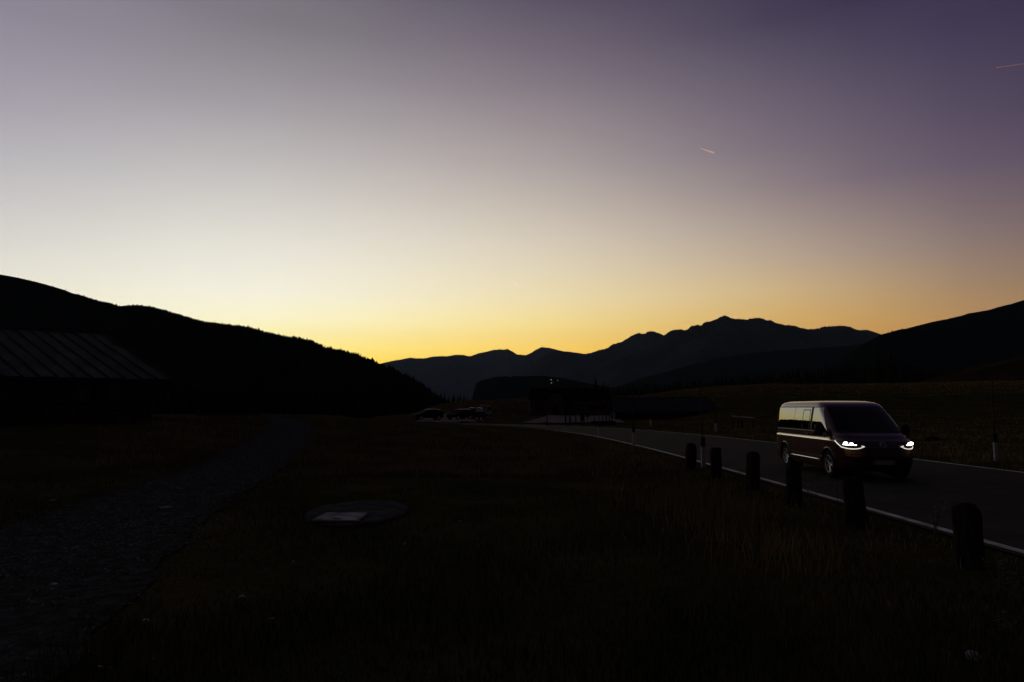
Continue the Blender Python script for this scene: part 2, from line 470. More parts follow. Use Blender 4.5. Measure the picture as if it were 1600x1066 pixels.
ridge('mountain_range', M1, 13500, 5500, 4000, -46, K['rock_far'], 'farthest blue mountain range low under the brightest sky', 420, 560, seed=3, fscale=2.4, crest_rough=.5)
M2 = [(735,642),(765,618),(790,600),(810,586),(830,570),(850,557),(862,550),(874,548.5),(882,549),(892,550),(900,551),(914,553),(925,551),(935,547.5),(950,543.5),(957,538),(964,536.5),(972,534),(985,525.5),(992,522.5),(1000,520),(1004,521.5),(1009,521),(1012,518.5),(1018,517.3),(1024,518.5),(1030,520.5),(1037,524),(1050,530),(1100,560),(1200,640)]
ridge('mountain', M2, 9500, 4200, 3000, -46, K['rock'], 'middle mountain with a notched crest, left of the main peak', 420, 520, seed=8, fscale=1.8, crest_rough=1.1)
M3 = [(840,642),(880,612),(920,588),(950,571),(980,556),(1000,547),(1020,536),(1037,524.5),(1042,520.5),(1050,516),(1062,514.5),(1070,516.2),(1075,514),(1080,509.5),(1090,508),(1096,508.2),(1100,504),(1108,502.5),(1113,500.5),(1120,499),(1126,494.5),(1132,493),(1138,494.5),(1141,497),(1150,498.5),(1155,498),(1165,499.3),(1175,498),(1182,496),(1188,497.5),(1195,498.5),(1198,500.5),(1204,500),(1210,504),(1222,507),(1238,508.5),(1250,511.5),(1262,514.5),(1275,514),(1285,511),(1300,509.5),(1320,509),(1330,511.5),(1342,516),(1355,515.5),(1366,518.5),(1378,523),(1450,545),(1560,600),(1620,640)]
ridge('mountain', M3, 7000, 3800, 2500, -46, K['rock'], 'highest jagged mountain with a small summit point behind the road', 430, 700, 26, seed=14, fscale=1.3, crest_rough=1.2)
M5 = [(930,640),(960,606),(1000,592),(1040,581),(1080,570),(1130,558),(1180,551),(1230,547),(1280,543),(1320,541),(1380,533),(1460,528),(1560,540),(1700,560)]
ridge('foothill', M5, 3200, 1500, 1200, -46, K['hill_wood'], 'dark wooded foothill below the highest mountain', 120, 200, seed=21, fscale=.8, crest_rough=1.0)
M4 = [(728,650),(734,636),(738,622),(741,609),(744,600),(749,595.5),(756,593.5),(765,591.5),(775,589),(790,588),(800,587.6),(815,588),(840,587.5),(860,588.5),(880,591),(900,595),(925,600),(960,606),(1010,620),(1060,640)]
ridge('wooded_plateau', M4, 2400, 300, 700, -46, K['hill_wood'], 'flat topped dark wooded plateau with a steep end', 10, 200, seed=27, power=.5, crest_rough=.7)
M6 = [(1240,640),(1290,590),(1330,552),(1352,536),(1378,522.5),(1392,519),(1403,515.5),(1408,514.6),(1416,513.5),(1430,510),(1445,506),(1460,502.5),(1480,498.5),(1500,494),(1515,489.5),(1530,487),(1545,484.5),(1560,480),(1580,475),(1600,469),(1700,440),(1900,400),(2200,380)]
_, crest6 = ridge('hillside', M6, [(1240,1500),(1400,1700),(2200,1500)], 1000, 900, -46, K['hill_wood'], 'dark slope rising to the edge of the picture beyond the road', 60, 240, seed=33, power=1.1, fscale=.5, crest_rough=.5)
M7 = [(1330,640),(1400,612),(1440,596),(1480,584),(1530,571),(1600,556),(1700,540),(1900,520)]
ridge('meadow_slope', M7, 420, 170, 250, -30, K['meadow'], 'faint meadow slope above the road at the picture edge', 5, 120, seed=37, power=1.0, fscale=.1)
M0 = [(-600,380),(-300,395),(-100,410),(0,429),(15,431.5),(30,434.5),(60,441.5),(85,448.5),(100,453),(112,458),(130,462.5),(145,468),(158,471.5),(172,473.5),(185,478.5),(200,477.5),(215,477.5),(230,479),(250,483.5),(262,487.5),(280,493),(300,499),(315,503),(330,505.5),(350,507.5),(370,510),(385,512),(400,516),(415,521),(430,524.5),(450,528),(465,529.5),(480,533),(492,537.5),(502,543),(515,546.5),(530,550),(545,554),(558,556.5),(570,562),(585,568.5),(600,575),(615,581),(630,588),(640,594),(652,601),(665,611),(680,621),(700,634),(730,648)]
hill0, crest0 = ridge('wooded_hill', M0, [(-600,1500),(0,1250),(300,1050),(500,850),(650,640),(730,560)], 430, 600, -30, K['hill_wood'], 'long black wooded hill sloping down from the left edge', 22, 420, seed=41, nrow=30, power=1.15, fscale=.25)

# trees of the far woods: one mass
def cone_field(name, pts, m, label):
    vs, fs = [], []
    for (x, y, z, h, r) in pts:
        o = len(vs); k = 5; a0 = random.random()*6
        tx, ty = random.uniform(-.04,.04)*h, random.uniform(-.04,.04)*h
        for q in range(k):
            a = a0+2*math.pi*q/k; rr = r*random.uniform(.7,1.2)
            vs.append((x+rr*math.cos(a), y+rr*math.sin(a), z+h*random.uniform(-.05,.06)))
        for q in range(k):
            a = a0+.6+2*math.pi*q/k; rr = r*random.uniform(.35,.62)
            vs.append((x+rr*math.cos(a), y+rr*math.sin(a), z+h*random.uniform(.4,.6)))
        vs.append((x+tx, y+ty, z+h))
        for q in range(k):
            p = (q+1) % k
            fs += [(o+q, o+p, o+k+q), (o+p, o+k+p, o+k+q), (o+k+q, o+k+p, o+2*k)]
    o = fast_mesh(name, np.array(vs), np.array(fs), m)
    return tag(o, label, kind='stuff')
pts = []
n0 = len(crest0)
for k in range(9500):
    i = random.randrange(int(n0*.12), n0-8); c = crest0[i]
    t = random.random()**2.2
    if k < 1500: t = random.uniform(-.01, .01); i = random.randrange(int(n0*.55), n0-8); c = crest0[i]
    y = c.y - 430*t; z = -30 + (c.z+30)*(1-max(t,0))**1.15
    s = interp(c.x, [-1000,-600,-250,0], [.45,.7,.95,1])
    if k < 1500 and mnoise.noise((i*.07, 0, 2)) + (.35 if c.x > -600 else -.1) < random.uniform(-.3,.3): continue
    h = random.uniform(4, 8)*s
    if k < 1500: h *= .5*(1.5 if random.random() < .07 else 1)
    pts.append((c.x+random.uniform(-3,3), y, z-(.6 if k < 1500 else 2.5+8*t), h, h*random.uniform(.3,.45)))
cone_field('forest', pts, K['needle'], 'spruce forest covering the long black hill on the left')
pts = []
for k in range(4200):
    c = crest6[random.randrange(10, len(crest6)-1)]; t = .05+.95*random.random()**1.4
    if k < 260: t = 0; 
    if k < 260 and not (u_of(1395) < c.x/c.y < u_of(1425)) and random.random() < .99: continue
    y = c.y - 1000*t; z = -46 + (c.z+46)*(1-t)**1.1
    h = random.uniform(6, 11) if t > 0 else random.uniform(4, 7.5)
    pts.append((c.x+random.uniform(-8,8), y, z-3-(18*t), h, h*.28))
cone_field('forest', pts, K['needle'], 'spruce forest on the dark slope beyond the road at right')
pts = []
for k in range(900):   # wood on the meadow's far side, right of the inn
    px = random.uniform(960, 1640); Y = random.uniform(430, 620)
    top = interp(px, [960,1000,1100,1200,1300,1400,1440,1500,1640], [606,602,593,583,571,562,572,583,590]) + random.uniform(-2, 14)
    x, y, z = at(px, top, Y); h = random.uniform(14, 26)
    pts.append((x, y, z-h, h, h*random.uniform(.14,.2)))
cone_field('forest', pts, K['needle'], 'dark conifer wood standing behind the long meadow crest')
pts = []
for k in range(420):   # foot of the left hill
    px = random.uniform(250, 668); Y = random.uniform(170, 330)
    top = interp(px, [250,400,560,640,668], [600,606,612,616,624]) + random.uniform(-4, 14)
    x, y, z = at(px, top, Y); h = random.uniform(12, 20)
    pts.append((x, y, z-h, h, h*random.uniform(.15,.22)))
cone_field('forest', pts, K['needle'], 'dark conifer belt along the foot of the long black hill')

# ------------------------------------------------------------------ spruces one can tell apart
def spruce_mesh(h, seed, wide=.2):
    rnd = random.Random(seed); vs, fs = [], []
    layers = 15
    for L in range(layers):
        t = L/layers; z = h*(.06+.92*t); r0 = h*wide*(1-t)**.85*rnd.uniform(.8,1.15)+.05
        nb = 9 if L < 9 else 6
        for k in range(nb):
            a = 2*math.pi*(k+rnd.random()*.7)/nb + L
            r = r0*rnd.uniform(.6,1.15); w = r*.34; o = len(vs)
            ca, sa = math.cos(a), math.sin(a)
            vs += [(0,0,z+h*.055), (ca*r*.55-sa*w, sa*r*.55+ca*w, z-h*.004), (ca*r, sa*r, z-h*.03*rnd.uniform(.6,1.6)), (ca*r*.55+sa*w, sa*r*.55-ca*w, z-h*.004), (ca*r*.5, sa*r*.5, z-h*.035)]
            fs += [(o,o+1,o+2),(o,o+2,o+3),(o+1,o+4,o+2),(o+4,o+3,o+2)]
    o = len(vs); vs += [(.04*h*.2,0,h*.93),(-.03*h*.2,.04*h*.2,h*.93),(0,-.04*h*.2,h*.93),(0,0,h*1.03)]; fs += [(o,o+1,o+3),(o+1,o+2,o+3),(o+2,o,o+3)]
    me = bpy.data.meshes.new('crown'); me.from_pydata(vs, [], fs); me.update(); return me
SP = [spruce_mesh(10, s, w) for s, w in ((1,.19),(2,.16),(3,.23))]
SPL = []
for me in SP:
    me.materials.append(K['needle'])
    m2 = me.copy(); m2.materials.clear(); m2.materials.append(K['larch']); SPL.append(m2)
trunk_me = bpy.data.meshes.new('trunk'); _t = MB().lathe([(.16,-.6),(.12,2),(.02,9.2)], 7); trunk_me.from_pydata(_t.v, [], _t.f); trunk_me.materials.append(K['bark'])
def spruce(px, top, Y, h, label, group=None, larch=False, name='spruce_tree'):
    x, y, z = at(px, top, Y)
    e = empty(name, (x, y, z-h), random.random()*6, label, 'tree', group)
    e.scale = (h/10,)*3
    k = random.randrange(3)
    link('trunk', trunk_me, e); link('crown', (SPL if larch else SP)[k], e)
    return e
row = [(662,618,17),(668,614,18),(673,613,19),(678,616,17),(683,615,18),(689,612.5,20),(695,612,20),(701,617,16),(706,620,15),(709,613,18),(715,618,15),(719,614,17),(725,617,15),(731,621,13),(736,624,12)]
for px, top, h in row:
    spruce(px, top, random.uniform(300,380), h+4, 'black spruce in the close row of pointed tips behind the grassy knoll', 'spruces behind the grassy knoll')
spruce(930.5, 589.5, 240, 15, 'lone tall dark conifer with a bushy top above the inn roof')
spruce(943, 596, 300, 12, 'small slim conifer just right of the lone tall conifer above the inn')
for px, top in ((951,599),(958,600),(966,597),(974,600),(982,596),(990,594),(1000,598),(1010,595)):
    spruce(px, top+2, random.uniform(210,260), random.uniform(10,13), 'autumn tinged larch in the short row behind the long low barn', 'larches behind the long low barn', True, 'larch_tree')
for px, top in ((1060,589),(1092,592),(1128,584),(1165,581),(1204,578),(1246,570),(1290,566),(1334,562),(1371,543),(1392,548),(1425,560)):
    spruce(px, top, random.uniform(330,420), random.uniform(17,24), 'tall dark spruce standing out of the wood behind the meadow crest', 'spruces of the meadow wood')

# ------------------------------------------------------------------ barn on the left
# length direction az 50 deg to the right of the view; ridge parallel to it
ex, ey, ez = at(268, 592.8, 30.0)      # eave's right end
phi = R(33)
Lx, Ly = math.cos(phi), math.sin(phi)
rxx, ryy, rzz = at(157, 521, 34.6)
# local frame: x along the length (towards the right end), y to the back
k_half = 5.2
barn_base = H(ex-2, ey)-.05
be = empty('stone_barn', (ex, ey, barn_base), phi, 'low old stone barn with a long shallow sheet metal roof at the left edge', 'barn')
Linv = Matrix.Rotation(-phi, 3, 'Z')
def loc(p): return Linv @ (Vector(p) - Vector((ex, ey, barn_base)))
re_ = loc((rxx, ryy, rzz)); ev = loc((ex, ey, ez))
blen = 15.5
rise = re_.z-ev.z
# roof corners in local coordinates
def rp(s, t, dz=0):   # s 0..1 from right end to left, t 0 eave .. 1 ridge
    e = Vector((0, 0, ev.z)); r_ = Vector((re_.x, re_.y, re_.z))
    a = e + Vector((-blen*s, 0, 0)); b = r_ + Vector((-(blen)*s, 0, 0))
    return a*(1-t)+b*t + Vector((0, 0, dz))
npan = 26
for k in range(npan):
    s0, s1 = k/npan+.0006, (k+1)/npan-.0006
    b = MB()
    vs = []; nt = 8
    for j in range(nt+1):
        for i in range(4):
            s = s0+(s1-s0)*i/3
            vs.append(rp(s, j/nt, .012*math.sin(j*1.7+k*2.1)+.008*random.uniform(-1,1)+(.006 if k % 2 else 0)))
    n_ = len(vs)
    vs2 = [v-Vector((0,0,.03)) for v in vs]
    fs = [(j*4+i, j*4+i+1, (j+1)*4+i+1, (j+1)*4+i) for j in range(nt) for i in range(3)]
    fs2 = [tuple(q+n_ for q in f[::-1]) for f in fs]
    rim = [(i, i+1, i+1+n_, i+n_) for i in range(3)]
    b.add(vs+vs2, fs+fs2+rim)
    p = b.build('roof_panel', K['metal_roof'], be)
    a, c = rp(s1+.0006, -.005, .035), rp(s1+.0006, 1.0, .035)
    if k < npan-1: MB().tube([a, c], .032, 5).build('roof_batten', K['seam'], be)
MB().tube([rp(-.002,0,.02), rp(-.002,1,.02)], .05, 6).build('verge_board', K['old_wood'], be)
MB().tube([rp(0,1,.03), rp(1,1,.03)], .06, 6).build('ridge_cap', K['metal_roof'], be)
# back slope
bs = [rp(0,1), rp(1,1), Vector((-blen+re_.x*2, re_.y*2, ev.z)), Vector((re_.x*2, re_.y*2, ev.z))]
lo = [v-Vector((0,0,.04)) for v in bs]
MB().add(bs+lo, [(0,1,2,3),(7,6,5,4),(0,3,7,4),(2,1,5,6)]).build('back_roof', K['metal_roof'], be)
wall_h = ev.z-.12; wy = .45; wx = -.65
MB().box(-blen/2+wx/2, wy+.25, wall_h/2-.2, blen+wx, .5, wall_h+.4).build('front_wall', K['mortar'], be)
gz = MB().add([(wx,wy,-.4),(wx+re_.x*2,re_.y*2-wy,-.4),(wx+re_.x*2,re_.y*2-wy,wall_h),(wx+re_.x,re_.y,wall_h+rise-.1),(wx,wy,wall_h),
              (wx-.4,wy,-.4),(wx-.4+re_.x*2,re_.y*2-wy,-.4),(wx-.4+re_.x*2,re_.y*2-wy,wall_h),(wx-.4+re_.x,re_.y,wall_h+rise-.1),(wx-.4,wy,wall_h)],
              [(0,1,2,3,4),(9,8,7,6,5),(0,5,6,1),(1,6,7,2),(2,7,8,3),(3,8,9,4),(4,9,5,0)])
gz.build('gable_wall', K['mortar'], be)
MB().box(-blen/2, .05, ev.z-.09, blen, .05, .13).build('eave_board', K['old_wood'], be)
# stones of the front wall
wx0, wx1 = -2.95, -2.45; wz0, wz1 = wall_h-.72, wall_h-.2
stone_meshes = []
for q in range(7):
    b = MB(); b.box(0,0,0,1,.16,1, 0, 0)
    me = bpy.data.meshes.new('stone')
    vs = [(x+random.uniform(-.06,.06), y, z+random.uniform(-.10,.10)) for x, y, z in b.v]
    vs = [(x*(.93 if y < 0 else 1), y, z*(.88 if y < 0 else 1)) for x, y, z in vs]
    me.from_pydata(vs, [], b.f); me.materials.append(K['barn_stone']); stone_meshes.append(me)
z = -.12; cnt = 0
while z < wall_h-.05:
    hh = random.uniform(.15,.27)
    if z+hh > wall_h-.02: hh = wall_h-.02-z
    if hh < .07: break
    x = wx
    while x > -11.2:
        ww = random.uniform(.3,.85)
        cx = x-ww/2; cz = z+hh/2
        if not (cx-ww/2 < wx1+.05 and cx+ww/2 > wx0-.05 and cz+hh/2 > wz0 and cz-hh/2 < wz1):
            o = link('stone', stone_meshes[random.randrange(7)], be, (cx, wy-.015-random.uniform(0,.03), cz))
            o.scale = (ww-.03, 1, hh-.028); cnt += 1
        x -= ww
    z += hh
wf = MB()
for (a, b_, c, d) in ((wx0-.05,wx1+.05,wz1,wz1+.08),(wx0-.05,wx1+.05,wz0-.08,wz0),(wx0-.05,wx0,wz0,wz1),(wx1,wx1+.05,wz0,wz1)):
    wf.box((a+b_)/2, wy-.06, (c+d)/2, b_-a, .12, d-c)
w_ = wf.build('window', K['old_wood'], be)
MB().box((wx0+wx1)/2, wy-.012, (wz0+wz1)/2, wx1-wx0-.01, .02, wz1-wz0-.01).build('opening_shade', K['dark'], w_)  # near-black panel stands for the shade inside the opening

# fence of upright pales behind the barn's right end
fe = empty('paling_fence', at(355, 655, 46), 0, 'faint dark paling fence beyond the barn and the track', 'fence')
ox, oy, oz = fe.location; fe.location.z = H(ox, oy)
pm = bpy.data.meshes.new('pale'); b = MB().box(0,0,.6,.1,.03,1.2).add([(-.05,-.015,1.2),(.05,-.015,1.2),(.05,.015,1.2),(-.05,.015,1.2),(0,0,1.28)], [(0,1,4),(1,2,4),(2,3,4),(3,0,4)])
pm.from_pydata(b.v, [], b.f); pm.materials.append(K['old_wood'])
for k in range(22):
    xx = -2.1+k*.2
    o = link('pale', pm, fe, (xx, 0, H(ox+xx, oy)-fe.location.z)); o.scale.z = random.uniform(.92,1.06)
for zz in (.35, .95): MB().box(0,.05,zz,4.6,.05,.08).build('rail', K['old_wood'], fe)

# ------------------------------------------------------------------ inspection slab with lid
sx, sy = -2.60, 11.75; sz = H(sx, sy)
se = empty('concrete_slab', (sx, sy, sz), 0, 'round concrete slab in the grass with a pale rectangular cover', 'slab')
b = MB(); prof = []
N = 40; ring = []
for k in range(N):
    a = 2*math.pi*k/N; r = .84*(1+.03*mnoise.noise((math.cos(a)*3, math.sin(a)*3, 0)))
    ring.append((r*math.cos(a), r*1.62*math.sin(a)))
vs = [(x, y, -.3) for x, y in ring]+[(x, y, .010) for x, y in ring]+[(x*.96, y*.96, .028) for x, y in ring]+[(0,0,.035)]
fs = []
for k in range(N):
    q = (k+1) % N
    fs += [(k,q,q+N,k+N),(k+N,q+N,q+2*N,k+2*N),(k+2*N,q+2*N,3*N)]
b.add(vs, fs).build('slab', K['slab'], se)
lid = MB().box(-.08,-.84,.052,.66,.72,.022,0,.012); lid.build('cover_plate', K['lid'], se)
MB().box(-.08,-.84,.036,.72,.78,.012).build('cover_frame', K['old_wood'], se)
MB().tube([(-.14,-1.10,.060),(-.14,-1.10,.072),(-.02,-1.10,.072),(-.02,-1.10,.060)], .006, 5).build('handle', K['old_wood'], se)

# ------------------------------------------------------------------ roadside posts and delineators
def post_mesh(seed):
    rnd = random.Random(seed); prof = [(.135,-.3),(.14,0),(.136,.2),(.131,.5),(.128,.68),(.118,.745),(.088,.782),(0.01,.795)]
    b = MB(); n = 14; vs, fs = [], []
    for r, h in prof:
        for k in range(n):
            a = 2*math.pi*k/n
            sq = 1/max(abs(math.cos(a)), abs(math.sin(a)))**.45
            rr = r*sq*(1+rnd.uniform(-.09,.09))
            vs.append((rr*math.cos(a), rr*math.sin(a), h+rnd.uniform(-.02,.012)))
    for i in range(len(prof)-1):
        for k in range(n):
            q = (k+1) % n; fs.append((i*n+k, i*n+q, (i+1)*n+q, (i+1)*n+k))
    fs.append(tuple((len(prof)-1)*n+k for k in range(n)))
    return b.add(vs, fs)
POST = [(1078,20.0,.755,'farthest short post, leftmost of the row beside the white snow pole'),(1118,17.4,.79,'short dark post just right of the nearest roadside snow pole'),
        (1174,14.8,.85,'short dark post standing alone in front of the road left of the van'),(1239,12.6,.785,'short dark post in front of the van\'s rear wheel'),
        (1336,10.35,.78,'rough short post below the van\'s bright headlight'),(1513,7.8,.72,'nearest and widest short post by the white line at right')]
for k, (px, Y, top, lab) in enumerate(POST):
    x = (px-800)/F*(Y*CT-1.1*ST); z0 = H(x, Y)
    o = post_mesh(k+3).build('guard_post', K['post'], loc=(x, Y, top-.795))
    o.rotation_euler = (R(random.uniform(-3,3)), R(random.uniform(-3.5,3.5)), random.random()*6); o.scale = (random.uniform(.92,1.1), random.uniform(.92,1.08), 1)
    tag(o, lab, 'post', 'short guard posts along the near road edge')

def snow_pole(px, Y, label, group, base_y=None, ph=2.55, lean=0, sx_=1.0, cap=True):
    x = (px-800)/F*Y*CT
    z0 = H(x, Y)
    e = empty('snow_pole', (x, Y, z0), random.uniform(-.2,.2), label, 'marker post', group)
    b = MB(); prof = [(-.065,-.03),(.055,-.03),(.065,0),(.055,.03),(-.065,.03)]
    n = len(prof)
    def seg(z0_, z1_, m, nm, s0=1., s1=1.):
        vs = [(px_*s0, py_*s0, z0_) for px_, py_ in prof] + [(px_*s1, py_*s1, z1_+(.05*(px_+.065)/.13 if nm == 'cap' else 0)) for px_, py_ in prof]
        fs = [tuple(range(n))[::-1], tuple(range(n, 2*n))]+[(i,(i+1)%n,(i+1)%n+n,i+n) for i in range(n)]
        return MB().add(vs, fs).build(nm, m, e)
    seg(-.25, .62, K['white_plastic'], 'marker_body')
    c = seg(.622, .88, K['pole_black'], 'cap', 1.03, 1.03)
    MB().box(.0,-.037,.75,.05,.012,.14).build('reflector', K['reflector'], c)
    zs = [.2,.95,1.3,1.75,2.15,ph]; cols = ['pole_black','pole_orange','pole_black','pole_orange']
    cols = ['pole_black','pole_black','pole_orange','pole_black','pole_orange']
    for i in range(5):
        MB().tube([(.0+lean*zs[i], .055, zs[i]+.002), (lean*zs[i+1], .055, zs[i+1])], .021, 7).build('pole_section', K[cols[i]], e)
    return e
G1 = 'snow poles along the road'
snow_pole(1097, 20.6, 'nearest snow pole on the near verge, between two short posts', G1, lean=0)
snow_pole(989.5, 32, 'second snow pole along the near verge, left of the short posts', G1)
snow_pole(936, 42, 'third snow pole on the near verge where the road starts to bend', G1, ph=2.3)
snow_pole(1118, 47.5, 'snow pole on the far verge behind the short posts', G1, ph=2.6)
snow_pole(1016.5, 63, 'farthest white based snow pole before the long low barn', G1, ph=2.4)
snow_pole(1551.5, 22.3, 'snow pole beyond the road right of the van', G1, lean=.03, ph=2.7)

# posts in front of the forecourt
for px, Y, h, lab in ((884,72,1.0,'thin stake at the left end of the forecourt stake row'),(889.5,72,.9,'left one of a close pair of stakes before the forecourt'),(891.8,72,.9,'right one of a close pair of stakes before the forecourt'),
                      (899.5,72,1.0,'single stake left of the dark notice board'),(929,71,.8,'low stake in the woodpile left of the tall roadside stakes'),(941,71,1.0,'stake rising from the middle of the log pile'),
                      (947.3,71,1.25,'leftmost of three tall stakes by the barn corner'),(952,71,1.3,'middle one of three tall stakes by the barn corner'),(956,71,1.35,'rightmost of three tall stakes by the barn corner'),
                      (854.6,67,.95,'lone thin stake beside the road left of the forecourt')):
    x = (px-800)/F*Y*CT; z0 = H(x, Y)
    o = MB().lathe([(.06,-.2),(.055,.4),(.05,h-.04),(.02,h)], 8).build('wooden_stake', K['dark_wood'], loc=(x, Y, z0)); tag(o, lab, 'stake', 'stakes before the forecourt')
x = (909.3-800)/F*72; z0 = H(x, 72)
nb = empty('notice_board', (x, 72, z0), 0, 'dark upright notice board with a small hood on the forecourt edge', 'notice board')
MB().box(-.19,0,.62,.05,.07,1.5).build('leg', K['dark_wood'], nb); MB().box(.19,0,.62,.05,.07,1.5).build('leg', K['dark_wood'], nb)
MB().box(0,-.04,.8,.44,.04,.9).build('board', K['dark_wood'], nb)
MB().prism([(-.32,1.3),(.32,1.3),(.28,1.36),(0,1.42),(-.28,1.36)], -.18, .18).build('hood', K['seam'], nb)
x = (917.5-800)/F*72; z0 = H(x, 72)
sp_ = empty('sign_post', (x, 72, z0), 0, 'small round sign on a thin post right of the notice board', 'sign')
MB().lathe([(.025,-.1),(.025,1.15)], 8).build('pole', K['dark_wood'], sp_)
MB().lathe([(.17,-.012),(.17,.012)], 16, axis='y', c=(0,-.04,.88)).build('sign_plate', K['seam'], sp_)
x = (882.7-800)/F*74; z0 = H(x, 74)
fp_ = MB().lathe([(.05,-.2),(.045,1.5),(.03,2.9)], 8).build('flag_pole', K['dark_wood'], loc=(x, 74, z0)); tag(fp_, 'slim dark pole at the left end of the stake row', 'pole')
# log pile
x0 = (923-800)/F*71.5; x1 = (961-800)/F*71.5
lp = empty('log_pile', ((x0+x1)/2, 71.6, H(x0, 71.5)), 0, 'low dark log pile lying behind the stakes by the road', 'log pile')
for (yy, zz) in ((0,.1),(.22,.1),(.44,.1),(.11,.28),(.33,.28)):
    MB().tube([(-1.25+random.uniform(-.08,.08), yy, zz),(0,yy,zz+.01),(1.25+random.uniform(-.08,.08),yy,zz)], [.1,.095,.085], 8).build('log', K['dark_wood'], lp)

# white barrier beams in the meadow
for (pa, pb, ya, yb, lab) in ((1144,1155,650.3,651.5,'short pale beam, left piece of the low barrier in the meadow'),(1157.5,1179,651.5,653,'longer pale beam, right piece of the low barrier in the meadow')):
    Yb = 58
    a = at(pa, ya, Yb); c = at(pb, yb, Yb)
    e = empty('barrier_beam', ((a[0]+c[0])/2, Yb, H((a[0]+c[0])/2, Yb)), 0, lab, 'barrier', 'pale barrier beams in the meadow')
    L = c[0]-a[0]; zz = (a[2]+c[2])/2-e.location.z
    MB().add([(-L/2,-.04,a[2]-e.location.z-.05),(L/2,-.04,c[2]-e.location.z-.05),(L/2,.04,c[2]-e.location.z-.05),(-L/2,.04,a[2]-e.location.z-.05),
              (-L/2,-.03,a[2]-e.location.z+.05),(L/2,-.03,c[2]-e.location.z+.05),(L/2,.03,c[2]-e.location.z+.05),(-L/2,.03,a[2]-e.location.z+.05)],
             [(3,2,1,0),(4,5,6,7),(0,1,5,4),(1,2,6,5),(2,3,7,6),(3,0,4,7)]).build('beam', K['white_board'], e)
    for s in (-1, 1): MB().box(s*L*.4, .09, zz/2-.12, .08, .09, zz+.2).build('leg', K['dark_wood'], e)

# ------------------------------------------------------------------ inn and barns beyond the road
def house_window(parent, x, y, z, w, h, shut=False):
    f = MB(); t = .09
    f.box(x, y-.03, z+h/2+t/2, w+2*t, .08, t); f.box(x, y-.03, z-h/2-t/2, w+2*t, .08, t)
    f.box(x-w/2-t/2, y-.03, z, t, .08, h); f.box(x+w/2+t/2, y-.03, z, t, .08, h); f.box(x, y-.02, z, .06, .05, h)
    o = f.build('window', K['dark_wood'], parent)
    MB().box(x, y-.008, z, w, .012, h).build('pane', K['pane'], o)
Yi = 138.0
xa = at(828, 640, Yi)[0]; xb = at(957, 640, Yi)[0]; zi = H((xa+xb)/2, Yi)+.05
gz0 = at(900, 646, Yi)[2]
inn = empty('roadside_inn', ((xa+xb)/2, Yi, min(zi, gz0)), 0, 'dark low inn with a round arched gable porch behind the forecourt', 'building')
W_ = xb-xa; zb = inn.location.z
eave = at(900, 622.5, Yi)[2]-zb; top = at(900, 607, Yi+4)[2]-zb
MB().box(0, 4, eave/2-.5, W_, 8, eave+1).build('wall', K['render_wall'], inn)
rf = MB().add([(-W_/2-.4,-.6,eave-.1),(W_/2+.4,-.6,eave-.1),(W_/2+.4,8.6,eave-.1),(-W_/2-.4,8.6,eave-.1),(-W_/2+.3,4,top),(W_/2-.3,4,top),
               (-W_/2-.4,-.6,eave-.25),(W_/2+.4,-.6,eave-.25),(W_/2+.4,8.6,eave-.25),(-W_/2-.4,8.6,eave-.25)],
              [(0,1,5,4),(2,3,4,5),(1,2,5),(3,0,4),(6,7,1,0),(7,8,2,1),(8,9,3,2),(9,6,0,3),(9,8,7,6)]).build('roof', K['house_roof'], inn)
MB().box(W_*.2, 4.6, top+.1, .7, .7, 1.0).build('chimney', K['render_wall'], rf)
gx = at(867.5, 640, Yi)[0]-inn.location.x; gr = at(867.5, 614, Yi)[2]-zb
hw_ = 1.55; poly = [(gx-hw_, -.4)]+[(gx-hw_*math.cos(a), gr-hw_+hw_*math.sin(a)) for a in [math.pi*i/14 for i in range(15)]]+[(gx+hw_, -.4)]
po = MB().prism(poly, -1.6, 3.5).build('arched_porch', K['render_wall'], inn)
poly2 = [(gx-1.9*math.cos(a), gr-hw_+.02+1.9*math.sin(a)) for a in [math.pi*i/14 for i in range(15)]]+[(gx+hw_*1.02*math.cos(a), gr-hw_+hw_*1.02*math.sin(a)) for a in [math.pi*i/14 for i in range(15)]]
_pr = MB().prism(poly2, -1.85, 3.4).build('porch_roof', K['house_roof'], po)
poly3 = [(gx-.6,-.3)]+[(gx-.6*math.cos(a), 1.5+.6*math.sin(a)) for a in [math.pi*i/8 for i in range(9)]]+[(gx+.6,-.3)]
MB().prism(poly3, -1.66, -1.58).build('door', K['dark_wood'], po)
house_window(inn, gx-3.3, 0, 1.5, 1.3, 1.0); house_window(inn, gx+3.0, 0, 1.5, 1.2, 1.0)
for q in range(3): house_window(inn, gx+5.2+q*2.2, 0, 1.5, 1.2, 1.0)
f = MB(); f.box(gx, -1.63, gr-1.15, .95, .06, .5); o = f.build('window', K['dark_wood'], po); MB().box(gx,-1.67,gr-1.15,.75,.02,.34).build('pane', K['pane'], o)

